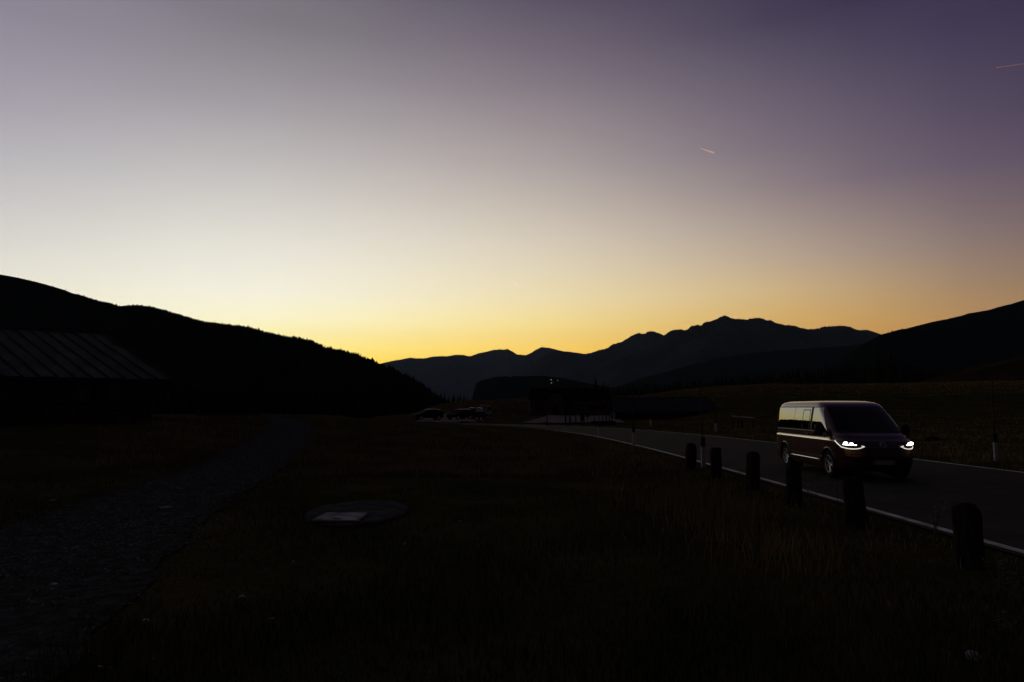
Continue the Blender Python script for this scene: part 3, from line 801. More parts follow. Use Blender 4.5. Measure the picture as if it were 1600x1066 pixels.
Yb = 98.0
xa = at(957, 643, Yb)[0]; xb = at(1127, 643, Yb)[0]
zb = min(H(xa, Yb), H(xb, Yb))-.1
lb = empty('long_barn', ((xa+xb)/2, Yb, zb), R(-2), 'long low barn with a broad blue grey roof beyond the road', 'barn')
W_ = xb-xa; eave = at(1040, 643, Yb)[2]-zb; top = at(1040, 620.5, Yb+3.5)[2]-zb
MB().box(0, 3.6, eave/2-.3, W_-1.0, 6.2, eave+.6).build('wall', K['dark_wood'], lb)
rs = MB(); NR = 16
rvs = [(-W_/2,0,eave),(W_/2,0,eave),(W_/2-.9,3.6,top),(-W_/2+.3,3.6,top),(W_/2,7.2,eave),(-W_/2,7.2,eave)]
rvs += [(x, y, z-.14) for x, y, z in rvs]
rf = rs.add(rvs, [(0,1,2,3),(3,2,4,5),(6,7,1,0),(11,9,8,10)[::-1],(9,8,7,6),(10,8,9,11)[::-1],(1,7,8,2),(2,8,10,4),(0,3,9,6),(3,5,11,9),(4,10,11,5)]).build('roof', K['blue_roof'], lb)
for q in range(11):
    t = (q+.5)/11
    a = Vector((-W_/2,0,eave)).lerp(Vector((W_/2,0,eave)), t); c = Vector((-W_/2+.3,3.6,top)).lerp(Vector((W_/2-.9,3.6,top)), t)
    MB().tube([a+Vector((0,0,.03)), c+Vector((0,0,.03))], .035, 4).build('roof_seam', K['seam'], rf)
d_ = MB().box(-W_*.2, .47, .75, 1.5, .06, 1.5).build('door', K['old_wood'], lb)
d_ = MB().box(W_*.25, .47, .75, 1.5, .06, 1.5).build('door', K['old_wood'], lb)

# far hut with lights on the plateau
hx, hy, hz = at(866, 600, 2120)
hut = empty('mountain_hut', (hx, hy, hz-3), 0, 'distant hut with three tiny lights on the dark plateau', 'building')
MB().box(0,0,2.5,26,10,9).build('wall', K['dark_wood'], hut)
MB().prism([(-14,7),(14,7),(12,10.5),(-12,10.5)], -6, 6).build('roof', K['house_roof'], hut)
for (px, py, r) in ((861.2,593.6,.8),(861.8,598.6,.75),(871.3,594.8,.5)):
    p = at(px, py, 2112)
    MB().lathe([(.05,-r),(r*.8,-r*.6),(r,0),(r*.8,r*.6),(.05,r)], 8, c=(p[0]-hx, p[1]-hy-1, p[2]-hz+3)).build('lamp', K['hut_lamp'], hut)
p = at(797, 588.8, 2330)
cab = empty('mountain_cabin', (p[0], p[1]-20, p[2]-3), 0, 'tiny pale cabin catching light on the plateau edge', 'building')
MB().box(0,0,1,11,6,3).build('wall', K['dark_wood'], cab)
MB().prism([(-6.5,2.5),(6.5,2.5),(5.5,4),(-5.5,4)], -4, 4).build('roof', K['white_board'], cab)

# ------------------------------------------------------------------ shells for vehicles
def make_shell(Zt, Ft, Rt, Wt, At, pf=3.5, prr=4.0, rz_=.5):
    def fz(tab, z): return interp(z, Zt, tab)
    def dims(z):
        return fz(Ft, z), fz(Rt, z), fz(Wt, z), fz(At, z)
    def side(x, z, o=0):
        xf, xr_, w, a = dims(z); xm = xf-a; xq = xr_+rz_*min(1, a+.3)
        if x > xm: q = min(1, (x-xm)/a); y = w*(max(0, 1-q**pf))**(1/pf)
        elif x < xq: q = min(1, (xq-x)/(xq-xr_)); y = w*(max(0, 1-q**prr))**(1/prr)
        else: y = w
        return y+o
    def front(y, z, o=0):
        xf, xr_, w, a = dims(z); q = min(1, abs(y)/w)
        return xf-a+a*(max(0, 1-q**pf))**(1/pf)+o
    def ringpts(z, n=11):
        xf, xr_, w, a = dims(z); xm = xf-a; L = rz_*min(1, a+.3); xq = xr_+L; P = []
        for k in range(n+1):
            t = math.pi/2*k/n; P.append((xm+a*math.cos(t)**(2/pf), w*math.sin(t)**(2/pf)))
        for k in range(1, 14): P.append((xm+(xq-xm)*k/14, w))
        for k in range(n+1):
            t = math.pi/2*(1-k/n); P.append((xq-L*math.cos(t)**(2/prr), w*math.sin(t)**(2/prr)))
        return P + [(x, -y) for x, y in P[-2:0:-1]]
    return dims, side, front, ringpts
ZT = [.22,.30,.40,.55,.70,.85,.93,.955,1.005,1.08,1.13,1.20,1.35,1.50,1.65,1.74,1.80,1.86,1.91,1.945,1.965,1.975]
FT = [2.28,2.40,2.45,2.46,2.45,2.43,2.38,2.34,2.24,2.13,2.00,1.88,1.69,1.49,1.29,1.16,1.07,.97,.80,.55,.20,-.4]
RT = [-2.38,-2.43,-2.45,-2.45,-2.45,-2.45,-2.45,-2.45,-2.44,-2.44,-2.43,-2.43,-2.41,-2.39,-2.37,-2.35,-2.33,-2.29,-2.2,-2.05,-1.8,-1.3]
WT = [.88,.925,.945,.951,.952,.951,.950,.948,.928,.925,.922,.917,.898,.873,.845,.825,.808,.782,.735,.63,.45,.12]
AT = [1.1,1.15,1.15,1.1,1.1,1.05,1.0,1.0,.95,.88,.8,.7,.6,.52,.46,.42,.4,.38,.36,.34,.3,.2]
vd, vside, vfront, vring = make_shell(ZT, FT, RT, WT, AT)
van = empty('passenger_van', (9.08, 19.15, .01), R(-90)-.036, 'dark red passenger van driving towards the camera with headlights on', 'van')
# local: +x forwards; right side of the van is -y (turned towards the left of the picture)
rings = []; zs_ = []
for i in range(len(ZT)-1):
    n = 3 if ZT[i+1]-ZT[i] > .1 else 2
    for k in range(n): zs_.append(ZT[i]+(ZT[i+1]-ZT[i])*k/n)
zs_.append(ZT[-1])
vs, fs = [], []
for z in zs_:
    P = vring(z); n = len(P); vs += [(x, y, z) for x, y in P]
for i in range(len(zs_)-1):
    for k in range(n):
        q = (k+1) % n; fs.append((i*n+k, i*n+q, (i+1)*n+q, (i+1)*n+k))
fs.append(tuple(range(n))[::-1]); fs.append(tuple((len(zs_)-1)*n+k for k in range(n)))
b = MB().add(vs, fs); raw = b.build('body', K['red'])
WHX = (1.52, -1.48); WR = .345
for wxp in WHX:
    c = MB().lathe([(.40,-1.2),(.40,1.2)], 40, axis='y', c=(wxp, 0, .345)).build('cutter', K['dark']); c.data.flip_normals()
    for sgn in (1,):
        md = raw.modifiers.new('b', 'BOOLEAN'); md.operation = 'DIFFERENCE'; md.solver = 'EXACT'; md.object = c
        dg = bpy.context.evaluated_depsgraph_get(); me = bpy.data.meshes.new_from_object(raw.evaluated_get(dg))
        raw.modifiers.clear(); raw.data = me
    bpy.data.objects.remove(c)
me = raw.data; me.name = 'body'
me.polygons.foreach_set('use_smooth', [True]*len(me.polygons))
try: me.set_sharp_from_angle(angle=R(32))
except Exception: pass
raw.parent = van; body = raw
MB().box(0, 0, .55, 4.2, 1.2, .5).build('underbody', K['dark'], van)
def side_patch(name, quad, m, parent, o=.004, s=-1, nx_=10, nz_=6, smooth_=True):
    """quad = (x,z) of bottom front, bottom rear, top rear, top front"""
    (a, b_, c, d) = [Vector((q[0], q[1])) for q in quad]; vs = []
    for j in range(nz_+1):
        for i in range(nx_+1):
            u, t = i/nx_, j/nz_; p = (a.lerp(b_, u)).lerp(d.lerp(c, u), t)
            vs.append((p.x, s*vside(p.x, p.y, o), p.y))
    fs = [(j*(nx_+1)+i, j*(nx_+1)+i+1, (j+1)*(nx_+1)+i+1, (j+1)*(nx_+1)+i) for j in range(nz_) for i in range(nx_)]
    if s > 0: fs = [f[::-1] for f in fs]
    return MB().add(vs, fs).build(name, m, parent, smooth=smooth_)
def front_patch(name, quad, m, parent, o=.006, ny_=14, nz_=8):
    """quad = (y,z): bottom left, bottom right, top right, top left"""
    (a, b_, c, d) = [Vector((q[0], q[1])) for q in quad]; vs = []
    for j in range(nz_+1):
        for i in range(ny_+1):
            u, t = i/ny_, j/nz_; p = (a.lerp(b_, u)).lerp(d.lerp(c, u), t)
            vs.append((vfront(p.x, p.y, o), p.x, p.y))
    fs = [(j*(ny_+1)+i, j*(ny_+1)+i+1, (j+1)*(ny_+1)+i+1, (j+1)*(ny_+1)+i) for j in range(nz_) for i in range(ny_)]
    return MB().add(vs, fs).build(name, m, parent, smooth=True)
for s in (-1, 1):
    side_patch('window_surround', [(1.56,1.165),(-2.30,1.165),(-2.24,1.80),(1.0,1.80)], K['gasket'], van, .003, s, 26, 10)
    for quad in ([(1.46,1.185),(.50,1.185),(.50,1.775),(.98,1.775)], [(.36,1.185),(-.80,1.185),(-.80,1.775),(.36,1.775)], [(-.82,1.185),(-2.24,1.185),(-2.19,1.775),(-.82,1.775)]):
        w_ = side_patch('side_window', quad, K['glass'], van, .009, s, 14, 10)
        if quad[0][0] == .36:
            for (x0, x1, z0, z1) in ((.30,-.20,1.70,1.72),(.30,.28,1.2,1.70),(-.18,-.20,1.2,1.70)):
                side_patch('slider_frame', [(x0,z0),(x1,z0),(x1,z1),(x0,z1)], K['gasket'], w_, .013, s, 2, 2)
    side_patch('window_trim', [(1.54,1.148),(-2.28,1.148),(-2.28,1.164),(1.54,1.164)], K['alloy'], van, .006, s, 24, 1)
    side_patch('shoulder_trim', [(1.92,.945),(-2.20,.958),(-2.20,.985),(1.92,.992)], K['silver'], van, .004, s, 30, 3)
    # chrome sill strip, a rounded bar
    pts_ = [(x, s*(vside(x, .42)+.012), .425) for x in np.linspace(1.04, -1.0, 12)]
    MB().tube(pts_, .017, 8).build('sill_trim', K['chrome'], van, smooth=True)
    for (x0, x1) in ((.42,.408),(-.83,-.842),(1.30,1.288)):
        side_patch('door_gap', [(x0,.36),(x1,.36),(x1,1.08),(x0,1.08)], K['gasket'], van, .002, s, 1, 12)
    for hx_ in (.28, .58):
        y_ = vside(hx_, 1.07); MB().tube([(hx_-.09, s*y_, 1.065),(hx_-.08, s*(y_+.035), 1.07),(hx_+.08, s*(y_+.035), 1.07),(hx_+.09, s*y_, 1.065)], .014, 6).build('door_handle', K['black_plastic'], van, smooth=True)
    # wheel arch lips
    for wxp in WHX:
        lv = []
        for k in range(25):
            a = R(-18)+R(216)*k/24
            for yy in (.55, .80, min(.9, .9)):
                lv.append((wxp+.392*math.cos(a), s*yy, .345+.392*math.sin(a)))
        MB().add(lv, [(k*3+q, k*3+q+1, k*3+q+4, k*3+q+3) for k in range(24) for q in range(2)]).build('wheel_liner', K['dark'], van)
        MB().box(wxp, s*.60, .42, .78, .02, .70).build('wheel_well', K['dark'], van)
        pts_ = []
        for k in range(19):
            a = R(12)+R(156)*k/18; px_, pz_ = wxp+.415*math.cos(a), .345+.415*math.sin(a)
            pts_.append((px_, s*(vside(px_, pz_)-.004), pz_))
        MB().tube(pts_, .022, 6).build('wheel_arch', K['red'], van, smooth=True)
    # mirrors
    mx_ = MB(); vsm = []
    arm = MB().tube([(1.36, s*.90, 1.16),(1.38, s*1.02, 1.17)], .03, 6).build('mirror_arm', K['black_plastic'], van)
    hs = MB().lathe([(.02,-.15),(.075,-.13),(.095,-.05),(.10,.05),(.085,.12),(.02,.15)], 12, c=(0,0,0))
    o = hs.build('mirror', K['black_plastic'], van, smooth=True, loc=(1.40, s*1.10, 1.21)); o.scale = (.85, 1.15, 1)
    MB().box(-.085, 0, .0, .006, .15, .22).build('mirror_glass', K['chrome'], o)
    # lamps
    side_patch('tail_lamp', [(-2.30,.98),(-2.44,.98),(-2.42,1.42),(-2.30,1.42)], K['tail'], van, .006, s, 4, 8)
    side_patch('side_reflector', [(-2.08,.80),(-2.20,.80),(-2.20,.84),(-2.08,.84)], K['amber'], van, .006, s, 2, 1)
    side_patch('fuel_flap', [(-1.70,.82),(-1.92,.82),(-1.92,.97),(-1.70,.97)], K['red'], van, .005, s, 4, 3) if s < 0 else None
    # headlamp: housing wraps the corner, LED units and the light guide
    hb = front_patch('headlamp', [(s*.50,.765),(s*.915,.785),(s*.925,.965),(s*.33,.905)] if s > 0 else [(s*.915,.785),(s*.50,.765),(s*.33,.905),(s*.925,.965)], K['housing'], van, .008, 14, 8)
    def strip_front(pts2, w, nm, m, par, o=.016):
        P = [(vfront(y, z, o), y, z) for y, z in pts2]
        return MB().tube(P, w, 6).build(nm, m, par, smooth=True)
    strip_front([(s*y, z) for y, z in ((.915,.955),(.90,.88),(.86,.805),(.78,.778),(.70,.770),(.62,.774),(.55,.785),(.48,.81),(.43,.828),(.50,.848))], .011, 'light_guide', K['drl'], hb)
    for (yy, zz, rr) in ((.785,.900,.038),(.69,.888,.032)):
        xx = vfront(yy, zz, .0)
        l = MB().lathe([(.004,.032),(rr*.6,.026),(rr,.004),(rr,-.02)], 14)
        o = l.build('lens', K['led'], hb, smooth=True, loc=(xx+.012, s*yy, zz)); o.rotation_euler = (0, R(90), 0) if True else (0,0,0)
        o.scale = (1.0, 1.5, 1)
    strip_front([(s*.84,.872),(s*.74,.862),(s*.60,.865)], .010, 'light_bar', K['led'], hb)
    front_patch('fog_lamp', [(s*.62,.42),(s*.78,.43),(s*.78,.50),(s*.62,.50)][::(1 if s > 0 else 1)], K['housing'], van, .010, 4, 3)
front_patch('windscreen', [(-.80,1.185),(.80,1.185),(.70,1.80),(-.70,1.80)], K['screen'], van, .008, 20, 16)
front_patch('cowl', [(-.82,1.145),(.82,1.145),(.80,1.18),(-.80,1.18)], K['gasket'], van, .004, 20, 3)
for (y0, y1) in ((.62,-.02),(-.05,-.66)):
    MB().tube([(vfront(y0,1.17,.02), y0, 1.17),(vfront((y0+y1)/2,1.22,.03), (y0+y1)/2, 1.21),(vfront(y1,1.27,.022), y1, 1.25)], .009, 5).build('wiper', K['gasket'], van)
gr_ = front_patch('grille', [(-.49,.79),(.49,.79),(.33,.915),(-.33,.915)], K['black_plastic'], van, .006, 14, 4)
for zz, hwid in ((.90,.34),(.855,.42),(.81,.48)):
    MB().tube([(vfront(y,zz,.016), y, zz) for y in np.linspace(-hwid, hwid, 11)], .006, 5).build('grille_bar', K['alloy'], gr_)
front_patch('lower_grille', [(-.62,.40),(.62,.40),(.56,.60),(-.56,.60)], K['black_plastic'], van, .006, 14, 4)
front_patch('bumper_spoiler', [(-.86,.235),(.86,.235),(.86,.33),(-.86,.33)], K['black_plastic'], van, .012, 18, 3)
front_patch('bumper_lip', [(-.88,.625),(.88,.625),(.88,.645),(-.88,.645)], K['gasket'], van, .004, 18, 1)
pl = MB().box(vfront(0,.47,.02), 0, .455, .012, .52, .11).build('number_plate', K['plate'], van)
for s in (-1, 1): MB().box(vfront(0,.47,.028), s*.24, .455, .006, .035, .1).build('plate_band', K['plate_blue'], pl)
# round emblem: ring with a V above a W
em = empty('emblem', (vfront(0,.865,.02), 0, .865)); em.parent = van
bpy.data.objects.remove(em)
ex0 = vfront(0,.862,.022)
ring_ = MB(); ring_.tube([(ex0, .075*math.cos(a), .862+.075*math.sin(a)) for a in np.linspace(0, 2*math.pi, 25)], .006, 5)
em = ring_.build('emblem', K['alloy'], van)
vv = MB()
for pp in ([(-.035,.064),(0,.012),(.035,.064)], [(-.066,.030),(-.035,-.060),(0,.0),(.035,-.060),(.066,.030)]):
    vv.tube([(ex0+.001, y, .862+z) for y, z in pp], .006, 5)
vv.build('emblem_letters', K['alloy'], em)
# bonnet shut line
for s in (-1, 1):
    P = [(vfront(s*y, z, .003), s*y, z) for y, z in ((.86,1.12),(.82,1.07),(.78,1.03),(.74,.97),(.68,.935))]
    MB().tube(P, .006, 4).build('bonnet_gap', K['gasket'], van)
# wheels
for wxp in WHX:
    for s in (-1, 1):
        t = MB().lathe([(.215,-.11),(.30,-.115),(.335,-.10),(.345,-.06),(.345,.06),(.335,.10),(.30,.115),(.215,.11)], 32, axis='y', caps=False)
        wv = empty('wheel', (wxp, s*.825, .345)); wv.parent = van
        t.build('tyre', K['tyre'], wv, smooth=True)
        rim = MB().lathe([(.222,-.09),(.222,.09)], 28, axis='y', caps=False)
        rim.lathe([(.224,.085),(.232,.10),(.215,.112),(.205,.10)] if s > 0 else [(.205,-.10),(.215,-.112),(.232,-.10),(.224,-.085)], 28, axis='y', caps=False)
        for k in range(5):
            for dd in (-.11, .11):
                a = 2*math.pi*k/5+dd; a2 = 2*math.pi*k/5+dd*1.6
                rim.tube([(.05*math.cos(a), s*.085, .05*math.sin(a)),(.21*math.cos(a2), s*.10, .21*math.sin(a2))], [.018,.012], 5)
        rim.lathe([(.01,s*.105),(.05,s*.10),(.06,s*.07)] if s < 0 else [(.06,s*.07),(.05,s*.10),(.01,s*.105)], 14, axis='y', caps=False)
        rim.build('rim', K['alloy'], wv, smooth=False)
        MB().lathe([(.21,s*.0-.01),(.21,s*.0+.01)], 20, axis='y').build('brake_disc', K['dark'], wv)
side_patch('rear_bumper_trim', [(-2.22,.40),(-2.42,.40),(-2.42,.46),(-2.22,.46)], K['chrome'], van, .008, -1, 4, 2)

# ------------------------------------------------------------------ parked cars, far left
def parked_car(X, Y, rz, kind, paint, label, scale=1.0):
    z0 = H(X, Y)+.12
    e = empty('parked_car', (X, Y, z0), rz, label, 'car', 'cars parked below the knoll')
    if kind == 'hatch':
        prof = [(-1.95,.28),(-2.02,.55),(-1.98,.92),(-1.82,1.05),(-1.55,1.36),(-1.1,1.47),(-.3,1.49),(.3,1.42),(1.0,.98),(1.7,.86),(2.0,.68),(2.03,.32)]
        win = [(-1.62,1.0),(-1.42,1.33),(-1.0,1.41),(-.3,1.43),(.2,1.37),(.8,1.0)]
    elif kind == 'wagon':
        prof = [(-2.15,.3),(-2.22,.6),(-2.18,1.0),(-1.95,1.45),(-1.6,1.60),(-.5,1.66),(.3,1.60),(1.1,1.06),(1.9,.92),(2.2,.72),(2.22,.32)]
        win = [(-2.0,1.06),(-1.82,1.42),(-1.5,1.52),(-.5,1.58),(.2,1.52),(.88,1.08)]
    else:
        prof = [(-2.4,.3),(-2.45,.7),(-2.42,1.8),(-2.2,1.93),(.8,1.95),(1.2,1.85),(1.8,1.15),(2.35,.98),(2.45,.6),(2.43,.3)]
        win = [(-2.3,1.12),(-2.25,1.72),(.75,1.72),(1.05,1.66),(1.5,1.15)]
    def hwz(z, x): return (.86 if z < .95 else .86-(z-.95)*.34)*(1-.12*max(0, abs(x)-1.6))
    n = len(prof); vs = []
    for y in (-1,-.86,.86,1):
        for x, z in prof:
            k = abs(y) == 1
            vs.append((x*(.985 if k else 1), y*hwz(z, x)*(1 if k else 1.0), z-(.05 if k and z > 1.2 else 0)))
    fs = []
    for r in range(3):
        for i in range(n):
            q = (i+1) % n; fs.append((r*n+i, r*n+q, (r+1)*n+q, (r+1)*n+i))
    fs.append(tuple(range(n))[::-1]); fs.append(tuple(3*n+i for i in range(n)))
    bd = MB().add(vs, fs).build('body', paint, e); bd.data.flip_normals()
    for s in (-1, 1):
        m_ = len(win); w = MB().add([(x, s*(hwz(z, x)+.006), z) for x, z in win], [tuple(range(m_)) if s < 0 else tuple(range(m_))[::-1]])
        w.build('side_window', K['car_glass'], e)
        for wx_ in (-1.25, 1.28):
            wh = empty('wheel', (wx_, s*.80, .31)); wh.parent = e
            MB().lathe([(.19,-.1),(.31,-.09),(.31,.09),(.19,.1)], 18, axis='y', caps=False).build('tyre', K['tyre'], wh)
            MB().lathe([(.19,-.06),(.19,.06)], 14, axis='y').build('rim', K['alloy'], wh)
    tp = [p for p in prof if p[1] > .93 and not (kind == 'van')]
    for s in (-1, 1):
        if kind != 'van': MB().tube([(x, s*(hwz(z, x)-.03), z+.02) for x, z in tp if z > 1.2 or (x > 0 and z > 1.0 and x < 1.05)], .048, 12).build('roof_glint_strip', K['satin'], e, smooth=True)  # strips added only to draw the bright highlight arc along the roof edge
    e.scale = (scale,)*3
    return e
parked_car(at(669, 650, 96)[0], 96, R(205), 'hatch', K['car_dark'], 'dark car at the left end of the car park, its roof edge shining')
parked_car(at(719, 650, 100)[0], 100, R(230), 'hatch', K['car_dark'], 'dark rounded car right of the pale car park ground')
parked_car(at(739, 650, 104)[0], 104, R(245), 'wagon', K['car_grey'], 'grey car half behind the rounded dark car, facing the road')
parked_car(at(757, 645, 112)[0], 112, R(262), 'van', K['car_pale'], 'pale van at the right end of the parked cars')
# motorbike-like glints are left to the cars' chrome: a low trailer beside them
tx_, ty_ = at(748, 655, 92)[0], 92
tr = empty('car_trailer', (tx_, ty_, H(tx_, ty_)+.05), R(30), 'small low trailer with shiny rims in front of the grey parked car', 'trailer')
MB().box(0,0,.62,1.8,1.1,.35).build('box', K['car_grey'], tr)
for s in (-1, 1):
    wh = empty('wheel', (0, s*.62, .3)); wh.parent = tr
    MB().lathe([(.18,-.08),(.3,-.07),(.3,.07),(.18,.08)], 16, axis='y', caps=False).build('tyre', K['tyre'], wh)
    MB().lathe([(.18,-.05),(.18,.05)], 12, axis='y').build('rim', K['chrome'], wh)
MB().tube([(.9,.3,.5),(1.9,0,.45)], .04, 6).build('drawbar', K['alloy'], tr); MB().tube([(.9,-.3,.5),(1.9,0,.45)], .04, 6).build('drawbar', K['alloy'], tr)

# ------------------------------------------------------------------ stones
def rock(px, py, Y, size, label, m=None, flat_=.5, name='stone', cat='stone'):
    X = (px-800)/F*Y*CT; z0 = H(X, Y)
    import bmesh
    bm = bmesh.new(); bmesh.ops.create_icosphere(bm, subdivisions=2, radius=1)
    s0 = random.random()*50
    for v in bm.verts:
        d = 1+.28*mnoise.noise(v.co*1.1+Vector((s0,0,0)))+.12*mnoise.noise(v.co*3+Vector((0,s0,0)))
        v.co = Vector((v.co.x*size[0]/2*d, v.co.y*size[1]/2*d, v.co.z*size[2]/2*d))
    me = bpy.data.meshes.new(name); bm.to_mesh(me); bm.free(); me.materials.append(m or K['stone'])
    o = link(name, me, None, (X, Y, z0+size[2]*.18), random.uniform(-.4,.4)); return tag(o, label, cat)
rock(1497, 1018, 4.95, (.10,.09,.075), 'small rounded grey boulder low in the grass at the lower right')
rock(267, 801, 12.3, (.26,.16,.05), 'flat pale stone lying in the middle of the gravel track')
rock(101, 918, 7.2, (.13,.09,.04), 'pale flat stone at the near edge of the gravel track')
rock(245, 959, 6.1, (.08,.05,.03), 'thin pale stone chip in the grass beside the track')
rock(221, 909, 7.3, (.08,.05,.03), 'tiny pale stone right of the gravel track edge')
rock(389, 924, 6.9, (.07,.05,.035), 'small bluish stone in the middle of the dark grass')
rock(435, 947, 6.3, (.06,.03,.02), 'sliver of pale stone right of the bluish stone')
rock(180, 1023, 5.0, (.07,.04,.02), 'lowest pale stone chip in the dark grass at lower left')
rock(93, 799, 13.0, (.13,.09,.04), 'small pale stone on the far side of the gravel track')
rock(138, 920, 7.2, (.07,.05,.03), 'little stone on the grassy rim right of the flat track stone')
rock(1452, 687, 37, (.95,.5,.42), 'long low boulder in the meadow behind the van', K['old_wood'], name='boulder', cat='boulder')
for px, py, lab in ((719,809,'tiny bright stone speck right of the round slab'),(636,848,'tiny bright stone speck below the round slab'),(466,870,'tiny bright stone speck left below the slab')):
    rock(px, py, EYE*F/(py-636), (.035,.03,.03), lab)
# pebbles
vs, fs = [], []
for k in range(9000):
    i = random.randrange(20, len(TC)-65); c = TC[i]; w = c[2]
    x = c[0]+random.gauss(0,.62)*w; y = c[1]+random.uniform(-1.2,1.2)
    s = random.uniform(.006,.022)*(1.5 if random.random() < .05 else 1); z = H(x, y)+.032; o = len(vs)
    vs += [(x-s,y,z),(x,y-s*.8,z),(x+s,y,z),(x,y+s*.8,z),(x+random.uniform(-.3,.3)*s,y,z+s*.8)]
    fs += [(o,o+1,o+4),(o+1,o+2,o+4),(o+2,o+3,o+4),(o+3,o,o+4)]
tag(fast_mesh('loose_gravel', np.array(vs), np.array(fs), K['pebble']), 'loose pebbles strewn over the gravel track', kind='stuff')

# ------------------------------------------------------------------ grass
def grass(name, m, n, region, hfun, label, width=.006, lean=.5, seg=2):
    vs, fs = [], []; k = 0; tries = 0
    while k < n and tries < n*6:
        tries += 1
        p = region()
        if p is None: continue
        x, y = p
        if abs(x) > .85*y+4: continue
        if road_d(x, y) < (.12 if x > 8 else .32) or track_d(x, y) < random.uniform(-.35,.05): continue
        if ((x-sx)/.86)**2+((y-sy)/1.38)**2 < random.uniform(.72, 1.0): continue
        h = hfun(x, y); a = random.random()*6.283; w = width*(1+y*.05)
        z = H(x, y)-.01; lx, ly = math.cos(a)*h*lean*random.random(), math.sin(a)*h*lean*random.random()
        b_ = random.random()*3.1416; dx, dy = math.cos(b_)*w, math.sin(b_)*w; o = len(vs)
        vs += [(x-dx,y-dy,z),(x+dx,y+dy,z),(x+lx*.35+dx*.6,y+ly*.35+dy*.6,z+h*.6),(x+lx*.35-dx*.6,y+ly*.35-dy*.6,z+h*.6),(x+lx,y+ly,z+h)]
        fs += [(o,o+1,o+2),(o,o+2,o+3),(o+3,o+2,o+4)]
        k += 1
    return tag(fast_mesh(name, np.array(vs), np.array(fs), m), label, kind='stuff')
def reg_near():
    y = 2.6*(22/2.6)**random.random(); x = random.uniform(-.82,.82)*y+random.uniform(-.5,.5)
    return x, y
def patchy(x, y, a=.05, b=.16): return random.uniform(.5,1.1)*(a+(b-a)*smooth(.5+1.2*mnoise.noise((x*.45, y*.45, 7))))
grass('grass', K['grass_blade'], 42000, reg_near, lambda x, y: patchy(x, y), 'short dark pasture grass across the foreground', .004)
def reg_mid():
    y = 18*(62/18)**random.random(); x = random.uniform(-.6,.25)*y
    if x > 6.0: return None
    if mnoise.noise((x*.25, y*.2, 2)) < random.uniform(-.6,.35): return None
    return x, y
grass('grass', K['dry_grass'], 42000, reg_mid, lambda x, y: (.6 if y > 38 else 1)*random.uniform(.06,.24)*(.4+.6*smooth(road_d(x, y)/2.5)), 'dry brown grass tufts over the low mound towards the road', .006, .6)
def reg_tall():
    y = random.gauss(11.5, 2.2); x = random.gauss(3.1, .55)
    if y < 7 or x > 4.9 or mnoise.noise((x*.9, y*.7, 4)) < random.uniform(-.5,.3): return None
    return x, y
grass('grass', K['dry_grass'], 2600, reg_tall, lambda x, y: random.uniform(.15,.50), 'tall dry grass stalks in front of the short posts', .0028, .55)
def reg_verge():
    i = random.randrange(14, 88); c = RCa[i]; d = RCa[min(i+1,len(RCa)-1)]-RCa[i-1]; d /= np.hypot(d[0], d[1])
    s = random.choice((-1,1)); o = s*(c[2]+random.expovariate(1/.6)+.12); t = random.uniform(-.6,.6)
    return c[0]+d[1]*o+d[0]*t, c[1]-d[0]*o+d[1]*t
grass('grass', K['dry_grass'], 11000, reg_verge, lambda x, y: random.uniform(.04,.18)*(1 if x > 8 else .5+.5*smooth(road_d(x, y)/1.2)), 'ragged dry grass along both verges of the road', .005, .7)
def reg_right():
    y = random.uniform(22, 90); x = random.uniform(14.6, .8*y)
    if x < 14.6 or mnoise.noise((x*.1, y*.2, 8)) < random.uniform(-.5,.3): return None
    return x, y
grass('grass', K['dry_grass'], 12000, reg_right, lambda x, y: random.uniform(.05,.18), 'rough brown grass on the meadow beyond the road', .008, .6)

def reg_knoll():
    y = random.uniform(118, 192); x = random.uniform(-.2, .84)*y
    if x > 1 and x < 22 and y < 150: return None
    return x, y
grass('grass', K['dry_grass'], 34000, reg_knoll, lambda x, y: random.uniform(.15,.45)*(.4+.8*smooth((y-120)/60)), 'dry pale grass on the knoll and the long meadow crest', .010, .5)
# weeds with leaves
def weed(x, y, h, n, label, seed):
    rnd = random.Random(seed); z0 = H(x, y)
    e = empty('weed', (x, y, z0), rnd.random()*6, label, 'plant', 'leafy weeds by the near road edge')
    st = MB(); lf = MB()
    for k in range(n):
        a = rnd.random()*6.28; l = h*rnd.uniform(.6,1.05); sp = rnd.uniform(.1,.45)*h
        P = [(0,0,-.02),(math.cos(a)*sp*.4,math.sin(a)*sp*.4,l*.55),(math.cos(a)*sp,math.sin(a)*sp,l)]
        st.tube(P, [.004,.003,.0015], 4)
        for q in range(5):
            t = .35+.13*q; c = Vector(P[1]).lerp(Vector(P[2]), min(1, (t-.35)*1.6)); b_ = rnd.random()*6.28; L = h*rnd.uniform(.10,.18)
            d = Vector((math.cos(b_), math.sin(b_), rnd.uniform(-.1,.5))).normalized(); w = d.cross(Vector((0,0,1))).normalized()*L*.2
            lf.add([c, c+d*L*.5+w, c+d*L, c+d*L*.5-w], [(0,1,2,3)])
    st.build('stem', K['weed'], e); tag(lf.build('leaf_spray', K['weed'], e), kind='stuff')
weed((1445-800)/F*9.2, 9.2, .62, 7, 'tall leafy weed whose tip shows against the road right of the rough post', 1)
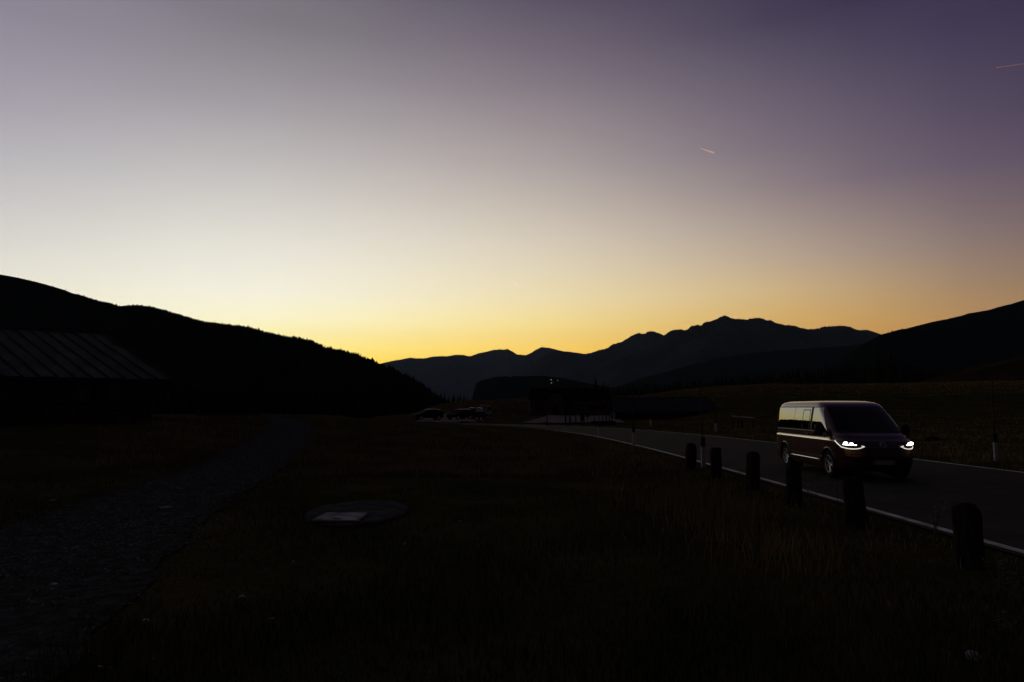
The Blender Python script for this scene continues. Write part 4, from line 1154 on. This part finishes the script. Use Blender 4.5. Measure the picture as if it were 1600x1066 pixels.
weed((1540-800)/F*6.6, 6.6, .42, 10, 'bushy leafy weed at the foot of the nearest post', 2)
weed((1575-800)/F*6.0, 6.0, .38, 9, 'leafy weed at the right edge beside the white line', 3)
weed((1550-800)/F*5.3, 5.3, .3, 9, 'low leafy weed below the bushy one at lower right', 4)
weed((1265-800)/F*11.6, 11.6, .7, 6, 'thin weed in front of the road between two short posts', 5)
weed((1300-800)/F*11.0, 11.0, .62, 6, 'thin weed left of the rough short post', 6)

# ------------------------------------------------------------------ vapour trails
def trail(p0, p1, D, w0, w1, m, label):
    def far(px, py):
        v = Vector(at(px, py, 1000.0))-Vector((0,0,EYE)); v.normalize(); return v*D+Vector((0,0,EYE))
    a, c = far(*p0), far(*p1); P = [a.lerp(c, i/8) for i in range(9)]
    o = MB().tube(P, [w0+(w1-w0)*i/8 for i in range(9)], 8).build('vapour_trail', m, smooth=True)
    return tag(o, label, 'vapour trail', 'vapour trails')
trail((1094,231.5),(1116,238.8), 26000, 6, 30, K['contrail'], 'short bright pink vapour trail high in the middle of the sky')
trail((1557,105.5),(1625,96), 24000, 9, 14, K['contrail_dim'], 'long dim vapour trail at the upper right edge of the sky')
trail((804,443),(815,445.8), 60000, 14, 38, K['contrail_low'], 'tiny pale vapour trail low in the yellow sky')

# ------------------------------------------------------------------ evening haze between the eye and the far ranges
hz = MB().box(0, 8000, 1000-24, 36000, 22000, 2048)
# top stands above the highest summit, bottom a metre below the valley floor
o = hz.build('haze', K['dark']); o.data.materials.clear()
hm = bpy.data.materials.new('haze'); hm.use_nodes = True; t = hm.node_tree; t.nodes.clear()
vo = t.nodes.new('ShaderNodeVolumePrincipled'); vo.inputs['Color'].default_value = (.44,.68,1,1); vo.inputs['Density'].default_value = HAZE
vo.inputs['Anisotropy'].default_value = 0.0
ou = t.nodes.new('ShaderNodeOutputMaterial'); t.links.new(vo.outputs[0], ou.inputs['Volume'])
o.data.materials.append(hm); tag(o, 'thin bluish evening haze over the valley', kind='stuff')
